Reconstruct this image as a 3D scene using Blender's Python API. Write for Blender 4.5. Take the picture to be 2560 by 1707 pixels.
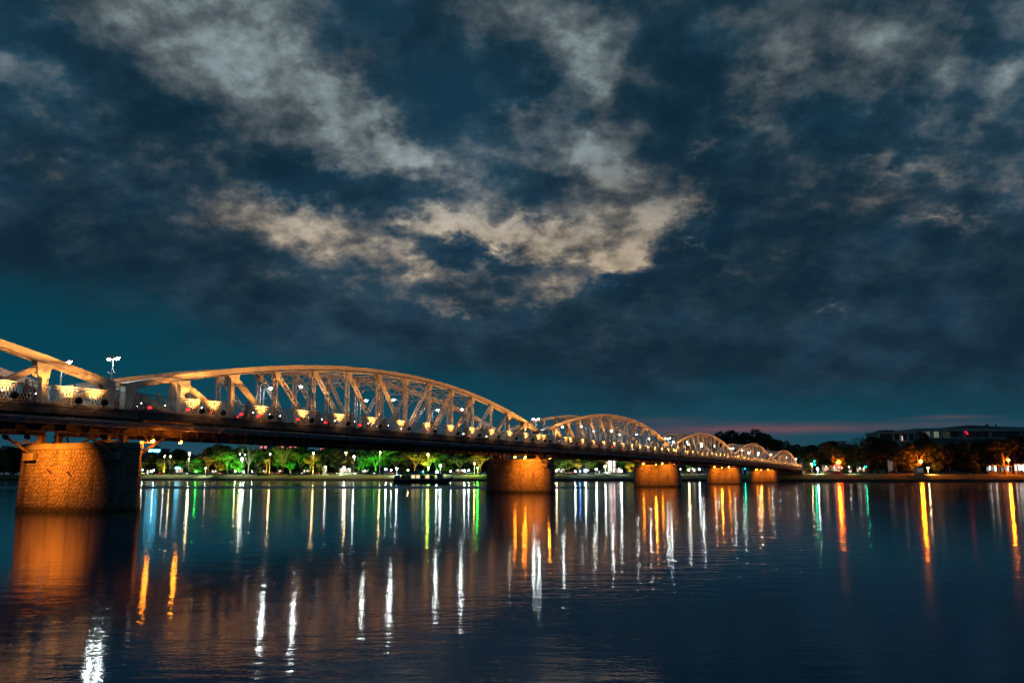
import bpy, math, random
from mathutils import Vector, Matrix
R = math.radians
sc = bpy.context.scene
for o in list(bpy.data.objects):
    bpy.data.objects.remove(o)
rng = random.Random(11)

# ------------------------------------------------------------------ camera
F_PX = 2247.0                      # focal length in photo pixels (photo 2560 wide)
PITCH = math.atan(336.5 / F_PX)
CAM_H = 2.1
cam_d = bpy.data.cameras.new('camera')
cam_d.sensor_width = 36.0
cam_d.lens = F_PX / 2560.0 * 36.0
cam_d.clip_start = 0.1
cam_d.clip_end = 20000
cam = bpy.data.objects.new('camera', cam_d)
cam.location = (0, 0, CAM_H)
cam.rotation_euler = (math.pi / 2 + PITCH, 0, 0)
sc.collection.objects.link(cam)
sc.camera = cam

# ------------------------------------------------------------------ render / view
sc.view_settings.view_transform = 'Standard'
sc.view_settings.look = 'None'
sc.view_settings.exposure = 0.0
sc.view_settings.gamma = 1.0
sc.view_settings.use_curve_mapping = False
sc.render.engine = 'CYCLES'
cy = sc.cycles
cy.use_denoising = True
cy.max_bounces = 4
cy.diffuse_bounces = 2
cy.glossy_bounces = 2
cy.transmission_bounces = 2
cy.transparent_max_bounces = 4
cy.caustics_reflective = False
cy.caustics_refractive = False
cy.sample_clamp_indirect = 4.0
cy.blur_glossy = 0.3
try:
    cy.use_light_tree = True
except Exception:
    pass


def ray(px, py):
    """world direction of a photo pixel"""
    x = (px - 1280.0) / F_PX
    y = (853.5 - py) / F_PX
    c, s = math.cos(PITCH), math.sin(PITCH)
    return Vector((x, c - y * s, s + y * c))


def at(px, py, d):
    """world point on that sight line at forward distance d"""
    r = ray(px, py)
    k = d / r.y
    return Vector((r.x * k, d, CAM_H + r.z * k))


def azel(px, py):
    r = ray(px, py).normalized()
    return math.atan2(r.x, r.y), math.asin(r.z)


# ------------------------------------------------------------------ world: dusk sky with broken cloud
world = bpy.data.worlds.new('World')
sc.world = world
world.use_nodes = True
WT = world.node_tree
WT.nodes.clear()


class NG:
    """small helper to write node graphs"""
    def __init__(self, tree):
        self.t = tree

    def n(self, kind, **kw):
        nd = self.t.nodes.new(kind)
        for k, v in kw.items():
            setattr(nd, k, v)
        return nd

    def put(self, sock, v):
        if hasattr(v, 'is_output') or isinstance(v, bpy.types.NodeSocket):
            self.t.links.new(v, sock)
        else:
            sock.default_value = v

    def m(self, op, a, b=None, c=None, clamp=False):
        nd = self.n('ShaderNodeMath', operation=op, use_clamp=clamp)
        self.put(nd.inputs[0], a)
        if b is not None:
            self.put(nd.inputs[1], b)
        if c is not None:
            self.put(nd.inputs[2], c)
        return nd.outputs[0]

    def v(self, op, a, b=None, scale=None):
        nd = self.n('ShaderNodeVectorMath', operation=op)
        self.put(nd.inputs[0], a)
        if b is not None:
            self.put(nd.inputs[1], b)
        if scale is not None:
            self.put(nd.inputs['Scale'], scale)
        return nd.outputs[1] if op in ('LENGTH', 'DOT_PRODUCT', 'DISTANCE') else nd.outputs[0]

    def xyz(self, x, y, z):
        nd = self.n('ShaderNodeCombineXYZ')
        for s, val in zip(nd.inputs, (x, y, z)):
            self.put(s, val)
        return nd.outputs[0]

    def noise(self, vec, scale, detail=4.0, rough=0.55, dist=0.0, dim='3D'):
        nd = self.n('ShaderNodeTexNoise', noise_dimensions=dim)
        if vec is not None:
            self.put(nd.inputs['Vector'], vec)
        nd.inputs['Scale'].default_value = scale
        nd.inputs['Detail'].default_value = detail
        nd.inputs['Roughness'].default_value = rough
        nd.inputs['Distortion'].default_value = dist
        return nd

    def smooth(self, val, lo, hi, a=0.0, b=1.0):
        nd = self.n('ShaderNodeMapRange', interpolation_type='SMOOTHSTEP')
        self.put(nd.inputs['Value'], val)
        self.put(nd.inputs['From Min'], lo)
        self.put(nd.inputs['From Max'], hi)
        self.put(nd.inputs['To Min'], a)
        self.put(nd.inputs['To Max'], b)
        return nd.outputs[0]

    def mix(self, fac, a, b):
        nd = self.n('ShaderNodeMix', data_type='RGBA')
        self.put(nd.inputs[0], fac)
        self.put(nd.inputs[6], a)
        self.put(nd.inputs[7], b)
        return nd.outputs[2]

    def ramp(self, fac, stops):
        nd = self.n('ShaderNodeValToRGB')
        el = nd.color_ramp.elements
        while len(el) > 1:
            el.remove(el[-1])
        el[0].position, el[0].color = stops[0][0], (*stops[0][1], 1)
        for p, c in stops[1:]:
            e = el.new(p)
            e.color = (*c, 1)
        self.put(nd.inputs[0], fac)
        return nd.outputs[0]


def build_world():
    g = NG(WT)
    tc = g.n('ShaderNodeTexCoord').outputs['Generated']
    sep = g.n('ShaderNodeSeparateXYZ')
    g.put(sep.inputs[0], tc)
    x, y, z0 = sep.outputs
    z = g.m('MAXIMUM', z0, 0.0)
    az = g.m('ARCTAN2', x, y)
    el = g.m('ARCSINE', z)
    # cloud layer coordinates: the layer is a plane overhead, so cloud grain flattens to the horizon
    zz = g.m('ADD', z, 0.42)
    cl = g.xyz(g.m('DIVIDE', x, zz), g.m('DIVIDE', y, zz), 0.0)
    ae = g.xyz(az, el, 0.0)
    wn = g.noise(cl, 3.6, 5.0, 0.56, dim='2D')
    wv = g.v('SUBTRACT', wn.outputs['Color'], (0.5, 0.5, 0.5))
    warp = g.v('ADD', ae, g.v('MULTIPLY', wv, (0.11, 0.07, 0.0)))
    wn2 = g.noise(cl, 17.0, 4.0, 0.62, dim='2D')
    wv2 = g.v('SUBTRACT', wn2.outputs['Color'], (0.5, 0.5, 0.5))
    warp = g.v('ADD', warp, g.v('MULTIPLY', wv2, (0.075, 0.055, 0.0)))
    warp_soft = g.v('ADD', ae, g.v('MULTIPLY', wv, (0.05, 0.006, 0.0)))

    def blobs(vec, lst, k=2.9):
        acc = 0.0
        turned = {}
        for (cx, cy_, hl, hw, ang, w) in lst:
            a, e = azel(cx, cy_)
            ang = round(ang / 10.0) * 10          # few distinct directions share one turned coordinate
            c_, s_ = math.cos(-R(ang)), math.sin(-R(ang))
            if ang not in turned:
                turned[ang] = g.xyz(g.v('DOT_PRODUCT', vec, (c_, s_, 0)), g.v('DOT_PRODUCT', vec, (-s_, c_, 0)), 0.0)
            sx, sy = 2300.0 / (k * hl), 2300.0 / (k * hw)
            ma = g.n('ShaderNodeVectorMath', operation='MULTIPLY_ADD')
            g.put(ma.inputs[0], turned[ang])
            ma.inputs[1].default_value = (sx, sy, 0)
            ma.inputs[2].default_value = (-(a * c_ + e * s_) * sx, -(-a * s_ + e * c_) * sy, 0)
            gr = g.n('ShaderNodeTexGradient', gradient_type='QUADRATIC_SPHERE')
            g.put(gr.inputs[0], ma.outputs[0])
            acc = g.m('MULTIPLY_ADD', gr.outputs['Fac'], w, acc)
        return acc

    gaps = [   # thin places of the cloud deck where the last daylight comes through
        (470, 110, 320, 95, 20, .50), (800, 225, 230, 80, 30, .66), (1000, 350, 190, 36, 26, 1.25),
        (280, 300, 320, 45, 20, .42), (500, 345, 90, 34, 10, .5), (145, 382, 60, 16, -15, .5),
        (290, 30, 280, 45, 5, .40), (700, 30, 90, 50, 0, .5), (1245, 40, 150, 70, 5, .75),
        (1440, 120, 110, 62, 35, .75), (1520, 247, 26, 85, 10, .5), (1326, 304, 60, 28, 0, .5),
        (1452, 390, 150, 100, 30, .72), (1527, 436, 70, 70, 0, .55), (1330, 590, 150, 30, 8, .75),
        (1480, 632, 120, 30, 8, .82), (1620, 585, 115, 32, -35, .85), (1700, 508, 60, 38, -40, .75),
        (1540, 530, 120, 66, 0, .60), (655, 560, 100, 46, 10, .55), (861, 606, 210, 46, 10, .62),
        (1062, 660, 120, 22, 8, .7), (1090, 557, 190, 22, 0, .62), (1205, 590, 100, 20, 10, .8),
        (1423, 729, 95, 36, 15, .75), (1119, 758, 45, 10, 10, .38), (1251, 758, 55, 16, 0, .5),
        (1997, 86, 200, 75, 5, .34), (2198, 115, 160, 62, -10, .27), (2330, 195, 34, 85, 20, .45),
        (1883, 275, 65, 36, 35, .62), (1923, 190, 60, 16, -35, .5), (1756, 373, 34, 15, 0, .85),
        (1969, 505, 50, 26, 10, .5), (2233, 413, 50, 16, 0, .6), (2485, 287, 110, 32, -40, .5),
        (2503, 178, 60, 26, 20, .5), (2388, 436, 95, 20, 20, .45), (1768, 626, 55, 9, 4, .75),
        (2210, 494, 45, 20, 0, .45), (2055, 534, 34, 14, 0, .4), (2382, 548, 55, 8, 0, .5),
        (2060, 778, 24, 9, 0, .42), (1877, 677, 55, 16, 10, .32), (1450, 820, 90, 12, 8, .25),
        (590, 420, 40, 60, 20, .30), (2520, 30, 90, 40, 0, .35),
        (1420, 420, 420, 260, 10, .32), (560, 230, 480, 200, 18, .30), (2180, 240, 420, 220, 0, .34), (960, 590, 460, 110, 4, .14), (2300, 440, 260, 90, 0, .08),
        # and the thick, dark banks between them
        (1120, 190, 230, 105, 25, -.62), (1340, 275, 140, 60, 20, -.55), (1200, 478, 260, 42, 4, -.5), (760, 450, 220, 48, 10, -.55),
        (1200, 655, 110, 26, 8, -.75), (1700, 250, 95, 200, 0, -.5), (1800, 500, 95, 120, 0, -.4), (140, 160, 170, 42, 35, -.55),
        (390, 245, 210, 32, 20, -.5), (640, 400, 200, 34, 12, -.5), (2050, 300, 180, 50, 10, -.4), (1580, 705, 150, 30, -20, -.6),
        (2500, 100, 100, 60, 0, -.35), (1470, 475, 110, 24, 10, -.5), (1330, 545, 80, 16, 0, -.35), (1000, 600, 60, 20, 10, -.35), (2200, 330, 120, 60, 20, -.3),
    ]
    B = blobs(warp, gaps)
    n1 = g.noise(cl, 7.5, 7.0, 0.60, dim='2D').outputs['Fac']
    n2 = g.noise(cl, 13.0, 9.0, 0.58, 0.0, dim='2D').outputs['Fac']
    n3 = g.noise(cl, 1.9, 3.0, 0.5, dim='2D').outputs['Fac']
    lift = g.m('MULTIPLY_ADD', g.m('SUBTRACT', n1, 0.5), 3.2, 1.18)
    val = g.m('MULTIPLY', B, lift)
    calm = g.smooth(el, R(6), R(15), 0.35, 1.0)      # far, low cloud reads smoother
    val = g.m('MULTIPLY_ADD', g.m('MULTIPLY', g.m('SUBTRACT', n2, 0.5), calm), 1.55, val)
    n4 = g.noise(cl, 44.0, 5.0, 0.6, 0.0, dim='2D').outputs['Fac']
    val = g.m('MULTIPLY_ADD', g.m('MULTIPLY', g.m('SUBTRACT', n4, 0.5), calm), 0.36, val)
    val = g.m('MULTIPLY_ADD', g.m('SUBTRACT', n3, 0.5), 0.35, g.m('ADD', val, g.smooth(el, R(9), R(27), 0.0, 0.14)))
    bright = g.smooth(val, -0.30, 1.75)
    cool = g.ramp(bright, [(0.0, (.0072, .0310, .056)), (.22, (.019, .053, .083)), (.5, (.075, .105, .128)),
                           (.78, (.135, .175, .19)), (1.0, (.215, .27, .29))])
    warm = g.ramp(bright, [(0.0, (.0085, .0305, .055)), (.22, (.024, .051, .076)), (.5, (.105, .108, .112)),
                           (.78, (.25, .215, .175)), (1.0, (.46, .37, .27))])
    cloud = g.mix(g.smooth(el, R(12.5), R(21.5)), warm, cool)
    # the darkness of the deck itself varies
    shade = g.smooth(g.m('MULTIPLY_ADD', g.m('SUBTRACT', n1, .5), .9, n3), .25, .78, .68, 1.22)
    cloud = g.v('SCALE', cloud, scale=shade)
    puff = g.smooth(g.m('MULTIPLY_ADD', n4, .45, g.m('MULTIPLY', n2, .55)), .36, .64, .70, 1.08)
    cloud = g.v('SCALE', cloud, scale=g.m('MULTIPLY_ADD', bright, g.m('SUBTRACT', puff, 1.0), 1.0))
    # lower edge of the deck: clear strip over the horizon
    azd = g.m('MULTIPLY', g.m('MINIMUM', g.m('MAXIMUM', az, R(-34)), R(34)), 180 / math.pi)
    edge = g.m('MULTIPLY_ADD', g.m('MULTIPLY', azd, azd), .0018, g.m('MULTIPLY_ADD', azd, -.105, 5.5))
    eld = g.m('MULTIPLY', el, 180 / math.pi)
    sepw = g.n('ShaderNodeSeparateXYZ')
    g.put(sepw.inputs[0], wv)
    diff = g.m('MULTIPLY_ADD', sepw.outputs[1], 5.0, g.m('SUBTRACT', eld, edge))
    deck = g.smooth(diff, -1.7, 2.6)
    sky = g.n('ShaderNodeTexSky', sky_type='NISHITA')
    sky.sun_disc = False
    sky.sun_elevation = R(-2.5)
    sky.sun_rotation = R(14)
    clear = g.ramp(g.m('DIVIDE', eld, 14.0), [(0.0, (.036, .058, .085)), (.06, (.030, .066, .098)), (.15, (.007, .062, .096)),
                                              (.45, (.001, .053, .084)), (.8, (.001, .046, .074)), (1.0, (.001, .042, .070))])
    clear = g.v('ADD', clear, g.v('SCALE', sky.outputs[0], scale=0.004))
    pink = blobs(warp_soft, [(1830, 1073, 250, 10, 0, .9), (2010, 1074, 140, 6, -1, .6), (2380, 1043, 70, 4, 2, .6),
                             (1600, 1052, 140, 9, -3, .4), (2350, 1062, 150, 8, 0, .30), (1700, 1095, 200, 14, 0, .35)], 2.4)
    clear = g.mix(g.m('MINIMUM', pink, 1.0), clear, (.14, .072, .092, 1))
    low = g.mix(deck, clear, cloud)
    bg = g.n('ShaderNodeBackground')
    g.put(bg.inputs[0], low)
    bg.inputs[1].default_value = 1.0
    out = g.n('ShaderNodeOutputWorld')
    WT.links.new(bg.outputs[0], out.inputs[0])


build_world()
world.cycles.sampling_method = 'NONE'      # the dim sky needs no importance map

# ------------------------------------------------------------------ helpers
COL = sc.collection


class MB:
    """collects simple shapes into one mesh"""
    def __init__(self):
        self.v, self.f = [], []

    def quadbox(self, pts):
        b = len(self.v)
        self.v += [tuple(p) for p in pts]
        for q in ((0, 3, 2, 1), (4, 5, 6, 7), (0, 1, 5, 4), (1, 2, 6, 5), (2, 3, 7, 6), (3, 0, 4, 7)):
            self.f.append(tuple(b + i for i in q))
        return self

    def box(self, x0, x1, y0, y1, z0, z1):
        return self.quadbox([(x0, y0, z0), (x1, y0, z0), (x1, y1, z0), (x0, y1, z0),
                             (x0, y0, z1), (x1, y0, z1), (x1, y1, z1), (x0, y1, z1)])

    def bar(self, p0, p1, w, h, up=(0, 0, 1)):
        p0, p1 = Vector(p0), Vector(p1)
        d = (p1 - p0).normalized()
        s = d.cross(Vector(up))
        if s.length < 1e-4:
            s = d.cross(Vector((0, 1, 0)))
        s.normalize()
        u = s.cross(d).normalized()
        a, b = s * (w / 2), u * (h / 2)
        return self.quadbox([p0 - a - b, p0 + a - b, p0 + a + b, p0 - a + b, p1 - a - b, p1 + a - b, p1 + a + b, p1 - a + b])

    def tube(self, path, r, n=6, cap=True):
        path = [Vector(p) for p in path]
        b = len(self.v)
        m = len(path)
        rs = r if isinstance(r, (list, tuple)) else [r] * m
        ref = None
        for i, p in enumerate(path):
            d = (path[min(i + 1, m - 1)] - path[max(i - 1, 0)]).normalized()
            if ref is None:
                ref = d.orthogonal().normalized()
            ref = (ref - d * ref.dot(d))
            if ref.length < 1e-5:
                ref = d.orthogonal()
            ref.normalize()
            q = d.cross(ref)
            for k in range(n):
                a = 2 * math.pi * k / n
                self.v.append(tuple(p + (ref * math.cos(a) + q * math.sin(a)) * rs[i]))
        for i in range(m - 1):
            for k in range(n):
                self.f.append((b + i * n + k, b + i * n + (k + 1) % n, b + (i + 1) * n + (k + 1) % n, b + (i + 1) * n + k))
        if cap:
            self.f.append(tuple(b + k for k in reversed(range(n))))
            self.f.append(tuple(b + (m - 1) * n + k for k in range(n)))
        return self

    def lathe(self, prof, n=12, c=(0, 0, 0)):
        b = len(self.v)
        for (r, z) in prof:
            for k in range(n):
                a = 2 * math.pi * k / n
                self.v.append((c[0] + r * math.cos(a), c[1] + r * math.sin(a), c[2] + z))
        for i in range(len(prof) - 1):
            for k in range(n):
                self.f.append((b + i * n + k, b + i * n + (k + 1) % n, b + (i + 1) * n + (k + 1) % n, b + (i + 1) * n + k))
        self.f.append(tuple(b + k for k in reversed(range(n))))
        self.f.append(tuple(b + (len(prof) - 1) * n + k for k in range(n)))
        return self

    def prism(self, poly, axis, a0, a1):
        """poly: 2d points; axis 'x','y','z' = extrusion axis"""
        b = len(self.v)
        n = len(poly)
        for a in (a0, a1):
            for (p, q) in poly:
                self.v.append({'x': (a, p, q), 'y': (p, a, q), 'z': (p, q, a)}[axis])
        self.f.append(tuple(b + i for i in range(n)))
        self.f.append(tuple(b + n + i for i in reversed(range(n))))
        for i in range(n):
            j = (i + 1) % n
            self.f.append((b + i, b + n + i, b + n + j, b + j))
        return self

    def loft(self, rings):
        b = len(self.v)
        n = len(rings[0])
        for r_ in rings:
            self.v += [tuple(p) for p in r_]
        for i in range(len(rings) - 1):
            for k in range(n):
                self.f.append((b + i * n + k, b + i * n + (k + 1) % n, b + (i + 1) * n + (k + 1) % n, b + (i + 1) * n + k))
        self.f.append(tuple(b + k for k in reversed(range(n))))
        self.f.append(tuple(b + (len(rings) - 1) * n + k for k in range(n)))
        return self

    def ico(self, c, r, sq=1.0):
        t = (1 + 5 ** .5) / 2
        b = len(self.v)
        s = r / math.sqrt(1 + t * t)
        for p in ((-1, t, 0), (1, t, 0), (-1, -t, 0), (1, -t, 0), (0, -1, t), (0, 1, t), (0, -1, -t), (0, 1, -t), (t, 0, -1), (t, 0, 1), (-t, 0, -1), (-t, 0, 1)):
            self.v.append((c[0] + p[0] * s, c[1] + p[1] * s, c[2] + p[2] * s * sq))
        for f in ((0, 11, 5), (0, 5, 1), (0, 1, 7), (0, 7, 10), (0, 10, 11), (1, 5, 9), (5, 11, 4), (11, 10, 2), (10, 7, 6), (7, 1, 8),
                  (3, 9, 4), (3, 4, 2), (3, 2, 6), (3, 6, 8), (3, 8, 9), (4, 9, 5), (2, 4, 11), (6, 2, 10), (8, 6, 7), (9, 8, 1)):
            self.f.append(tuple(b + i for i in f))
        return self

    def mesh(self, name, mat, smooth=False):
        me = bpy.data.meshes.new(name)
        me.from_pydata(self.v, [], self.f)
        if mat is not None:
            me.materials.append(mat)
        if smooth:
            me.polygons.foreach_set('use_smooth', [True] * len(me.polygons))
        me.update()
        return me

    def build(self, name, mat, parent=None, smooth=False, loc=None):
        return link(name, self.mesh(name, mat, smooth), parent, loc)


def link(name, data, parent=None, loc=None):
    o = bpy.data.objects.new(name, data)
    COL.objects.link(o)
    if parent is not None:
        o.parent = parent
    if loc is not None:
        o.location = loc
    return o


def tag(o, label, cat, group=None):
    o['label'] = label
    o['category'] = cat
    if group:
        o['group'] = group
    return o


def thing(name, label, cat, loc=(0, 0, 0), rz=0.0, group=None):
    o = bpy.data.objects.new(name, None)
    o.empty_display_size = 0.3
    COL.objects.link(o)
    o.location = loc
    o.rotation_euler = (0, 0, rz)
    return tag(o, label, cat, group)


def struct(o):
    o['kind'] = 'structure'
    return o


KIDS = {}


def copy_tree(o, parent=None):
    c = o.copy()
    COL.objects.link(c)
    c.parent = parent
    for ch in o.children:
        copy_tree(ch, c)
    return c


_ones = ['', 'first', 'second', 'third', 'fourth', 'fifth', 'sixth', 'seventh', 'eighth', 'ninth', 'tenth', 'eleventh', 'twelfth',
         'thirteenth', 'fourteenth', 'fifteenth', 'sixteenth', 'seventeenth', 'eighteenth', 'nineteenth']
_tens = {2: ('twenty', 'twentieth'), 3: ('thirty', 'thirtieth'), 4: ('forty', 'fortieth'), 5: ('fifty', 'fiftieth'), 6: ('sixty', 'sixtieth'), 7: ('seventy', 'seventieth'), 8: ('eighty', 'eightieth'), 9: ('ninety', 'ninetieth')}


def nth(i):
    if i < 20:
        return _ones[i]
    t, u = divmod(i, 10)
    return _tens[t][1] if u == 0 else _tens[t][0] + '-' + _ones[u]


# ------------------------------------------------------------------ materials
def pbr(name, col, rough=0.6, metal=0.0, var=0.25, scale=3.0, bump=0.0, bscale=20.0, col2=None, spec=0.5, coord='Object'):
    m = bpy.data.materials.new(name)
    m.use_nodes = True
    t = m.node_tree
    g = NG(t)
    b = t.nodes['Principled BSDF']
    tc = g.n('ShaderNodeTexCoord').outputs[coord]
    nz = g.noise(tc, scale, 6.0, 0.6)
    c1 = tuple(c * (1 - var) for c in col)
    c2 = col2 if col2 else tuple(min(1, c * (1 + var)) for c in col)
    g.put(b.inputs['Base Color'], g.ramp(nz.outputs['Fac'], [(.3, c1), (.7, c2)]))
    b.inputs['Roughness'].default_value = rough
    b.inputs['Metallic'].default_value = metal
    b.inputs['Specular IOR Level'].default_value = spec
    if bump:
        nb = g.noise(tc, bscale, 5.0, 0.6)
        bp = g.n('ShaderNodeBump')
        bp.inputs['Strength'].default_value = bump
        bp.inputs['Distance'].default_value = 0.05
        g.put(bp.inputs['Height'], nb.outputs['Fac'])
        t.links.new(bp.outputs[0], b.inputs['Normal'])
    return m


def emis(name, col, strength):
    m = bpy.data.materials.new(name)
    m.use_nodes = True
    t = m.node_tree
    t.nodes.clear()
    e = t.nodes.new('ShaderNodeEmission')
    e.inputs[0].default_value = (*col, 1)
    e.inputs[1].default_value = strength
    o = t.nodes.new('ShaderNodeOutputMaterial')
    t.links.new(e.outputs[0], o.inputs[0])
    return m


def steel_paint(name, col, rust=0.5):
    m = bpy.data.materials.new(name)
    m.use_nodes = True
    t = m.node_tree
    g = NG(t)
    b = t.nodes['Principled BSDF']
    tc = g.n('ShaderNodeTexCoord').outputs['Object']
    st = g.v('MULTIPLY', tc, (1.0, 1.0, 0.35))
    n1 = g.noise(st, 1.3, 6.0, .65).outputs['Fac']
    n2 = g.noise(tc, 9.0, 5.0, .65).outputs['Fac']
    base = g.ramp(n1, [(.25, tuple(c * .72 for c in col)), (.75, tuple(c * 1.12 for c in col))])
    rm = g.smooth(g.m('MULTIPLY_ADD', n1, .5, n2), .80, 1.02, 0.0, rust)
    g.put(b.inputs['Base Color'], g.mix(rm, base, (.12, .055, .028, 1)))
    b.inputs['Roughness'].default_value = .55
    return m


M = {}
M['truss'] = steel_paint('truss_paint', (.68, .63, .60), .45)
M['rail'] = steel_paint('railing_paint', (.44, .41, .37), .3)
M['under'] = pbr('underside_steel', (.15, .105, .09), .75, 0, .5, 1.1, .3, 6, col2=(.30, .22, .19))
M['pipe'] = pbr('pipe_coating', (.55, .48, .45), .6, 0, .5, .6)
M['concrete'] = pbr('concrete', (.26, .24, .22), .9, 0, .35, 1.5, .4, 14)
M['asphalt'] = pbr('asphalt', (.05, .05, .052), .85, 0, .3, 4)
M['darkmetal'] = pbr('dark_metal', (.02, .02, .021), .5, .2, .3, 5)
M['galv'] = pbr('galvanised_post', (.42, .43, .44), .45, .3, .15, 5)
M['bark'] = pbr('bark', (.085, .062, .045), .9, 0, .35, 6, .5, 18)
M['palebark'] = pbr('pale_bark', (.22, .19, .15), .9, 0, .35, 5)


def leaf_mat(name, c1, c2):
    m = bpy.data.materials.new(name)
    m.use_nodes = True
    t = m.node_tree
    g = NG(t)
    b = t.nodes['Principled BSDF']
    tc = g.n('ShaderNodeTexCoord').outputs['Object']
    nz = g.noise(tc, .9, 4.0, .7).outputs['Fac']
    g.put(b.inputs['Base Color'], g.ramp(nz, [(.3, c1), (.7, c2)]))
    b.inputs['Roughness'].default_value = .55
    tr = t.nodes.new('ShaderNodeBsdfTranslucent')
    tr.inputs[0].default_value = (c2[0] * 1.2, c2[1] * 1.2, c2[2], 1)
    mx = t.nodes.new('ShaderNodeMixShader')
    mx.inputs[0].default_value = .3
    t.links.new(b.outputs[0], mx.inputs[1])
    t.links.new(tr.outputs[0], mx.inputs[2])
    t.links.new(mx.outputs[0], t.nodes['Material Output'].inputs[0])
    return m


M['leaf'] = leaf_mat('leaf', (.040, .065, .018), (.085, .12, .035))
M['leafdark'] = leaf_mat('leaf_dark', (.026, .042, .018), (.055, .078, .028))  # darker leaf copy, the gloom of unlit trees put into the colour
M['leaflamplit'] = leaf_mat('leaf_lamplit', (.10, .11, .025), (.17, .15, .04))  # yellow lamplight on the lit trees put into the leaf colour


def stone_mat():
    m = bpy.data.materials.new('river_stone')
    m.use_nodes = True
    t = m.node_tree
    g = NG(t)
    b = t.nodes['Principled BSDF']
    tc = g.n('ShaderNodeTexCoord').outputs['Object']
    geo = g.n('ShaderNodeNewGeometry')
    n1 = g.noise(tc, 7.0, 6, .65).outputs['Fac']
    n2 = g.noise(g.v('MULTIPLY', tc, (1, 1, .12)), 1.6, 5, .6).outputs['Fac']
    col = g.ramp(n1, [(.3, (.17, .14, .115)), (.7, (.34, .29, .24))])
    isl = g.m('MULTIPLY_ADD', geo.outputs['Random Per Island'], .5, .75)
    oi = g.n('ShaderNodeObjectInfo').outputs['Random']
    isl = g.m('MULTIPLY', isl, g.m('MULTIPLY_ADD', oi, .3, .85))
    col = g.v('SCALE', col, scale=isl)
    streak = g.smooth(n2, .50, .68, 0, .72)
    col = g.mix(streak, col, (.055, .04, .032, 1))
    sz = g.n('ShaderNodeSeparateXYZ')
    g.put(sz.inputs[0], geo.outputs['Position'])
    wet = g.smooth(g.m('MULTIPLY_ADD', g.m('SUBTRACT', n1, .5), .5, sz.outputs[2]), .12, .55, .85, 0)
    col = g.mix(wet, col, (.028, .026, .02, 1))
    g.put(b.inputs['Base Color'], col)
    b.inputs['Roughness'].default_value = .85
    bp = g.n('ShaderNodeBump')
    bp.inputs['Strength'].default_value = .5
    bp.inputs['Distance'].default_value = .03
    g.put(bp.inputs['Height'], g.noise(tc, 16, 5, .65).outputs['Fac'])
    t.links.new(bp.outputs[0], b.inputs['Normal'])
    return m


M['stone'] = stone_mat()
M['mortar'] = pbr('mortar', (.13, .11, .09), .95, 0, .3, 4, .3, 20)


def water_mat():
    m = bpy.data.materials.new('river_water')
    m.use_nodes = True
    t = m.node_tree
    g = NG(t)
    b = t.nodes['Principled BSDF']
    tc = g.n('ShaderNodeTexCoord').outputs['Object']
    b.inputs['Base Color'].default_value = (.0, .070, .16, 1)
    b.inputs['IOR'].default_value = 1.333
    # calm and wind-ruffled patches in long bands
    band = g.noise(g.v('MULTIPLY', tc, (.004, .022, 1)), 1.0, 3, .55).outputs['Fac']
    # one long cat's paw of wind between the near pier and the far bank
    sp = g.n('ShaderNodeSeparateXYZ')
    g.put(sp.inputs[0], tc)
    wob = g.m('MULTIPLY_ADD', g.m('SUBTRACT', g.noise(g.v('MULTIPLY', tc, (.03, .03, 1)), 1.0, 4, .6).outputs['Fac'], .5), 34.0, sp.outputs[1])
    paw = g.m('MULTIPLY', g.m('MULTIPLY', g.smooth(wob, 148, 158), g.smooth(wob, 188, 200, 1, 0)), g.smooth(sp.outputs[0], 0, 22, 1, 0))
    g.put(b.inputs['Roughness'], g.m('MULTIPLY_ADD', paw, .30, g.smooth(band, .35, .7, .055, .10)))
    big = g.noise(g.v('MULTIPLY', tc, (.55, 1.25, 1)), 1.0, 2.0, .5).outputs['Fac']
    mid = g.noise(g.v('MULTIPLY', tc, (2.4, 4.6, 1)), 1.0, 3.0, .55).outputs['Fac']
    fine = g.noise(g.v('MULTIPLY', tc, (9.0, 15.0, 1)), 1.0, 2.0, .5).outputs['Fac']
    h = g.m('MULTIPLY_ADD', mid, .0042, g.m('MULTIPLY', big, .0080))
    h = g.m('MULTIPLY_ADD', fine, .0011, h)
    bp = g.n('ShaderNodeBump')
    bp.inputs['Strength'].default_value = 1.0
    bp.inputs['Distance'].default_value = 1.0
    g.put(bp.inputs['Height'], h)
    t.links.new(bp.outputs[0], b.inputs['Normal'])
    return m


M['water'] = water_mat()


def grass_mat():
    m = bpy.data.materials.new('bank_grass')
    m.use_nodes = True
    t = m.node_tree
    g = NG(t)
    b = t.nodes['Principled BSDF']
    geo = g.n('ShaderNodeNewGeometry')
    p = geo.outputs['Position']
    n1 = g.noise(p, .35, 6, .65).outputs['Fac']
    n2 = g.noise(p, 2.2, 5, .7).outputs['Fac']
    col = g.ramp(g.m('MULTIPLY_ADD', n2, .5, g.m('MULTIPLY', n1, .5)), [(.35, (.060, .078, .012)), (.62, (.135, .155, .030))])
    sz = g.n('ShaderNodeSeparateXYZ')
    g.put(sz.inputs[0], p)
    mud = g.smooth(g.m('MULTIPLY_ADD', g.m('SUBTRACT', n1, .5), 1.2, sz.outputs[2]), .7, 1.5, 1, 0)
    g.put(b.inputs['Base Color'], g.mix(mud, col, (.035, .028, .02, 1)))
    b.inputs['Roughness'].default_value = .95
    bp = g.n('ShaderNodeBump')
    bp.inputs['Strength'].default_value = .6
    bp.inputs['Distance'].default_value = .3
    g.put(bp.inputs['Height'], n2)
    t.links.new(bp.outputs[0], b.inputs['Normal'])
    return m


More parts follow.
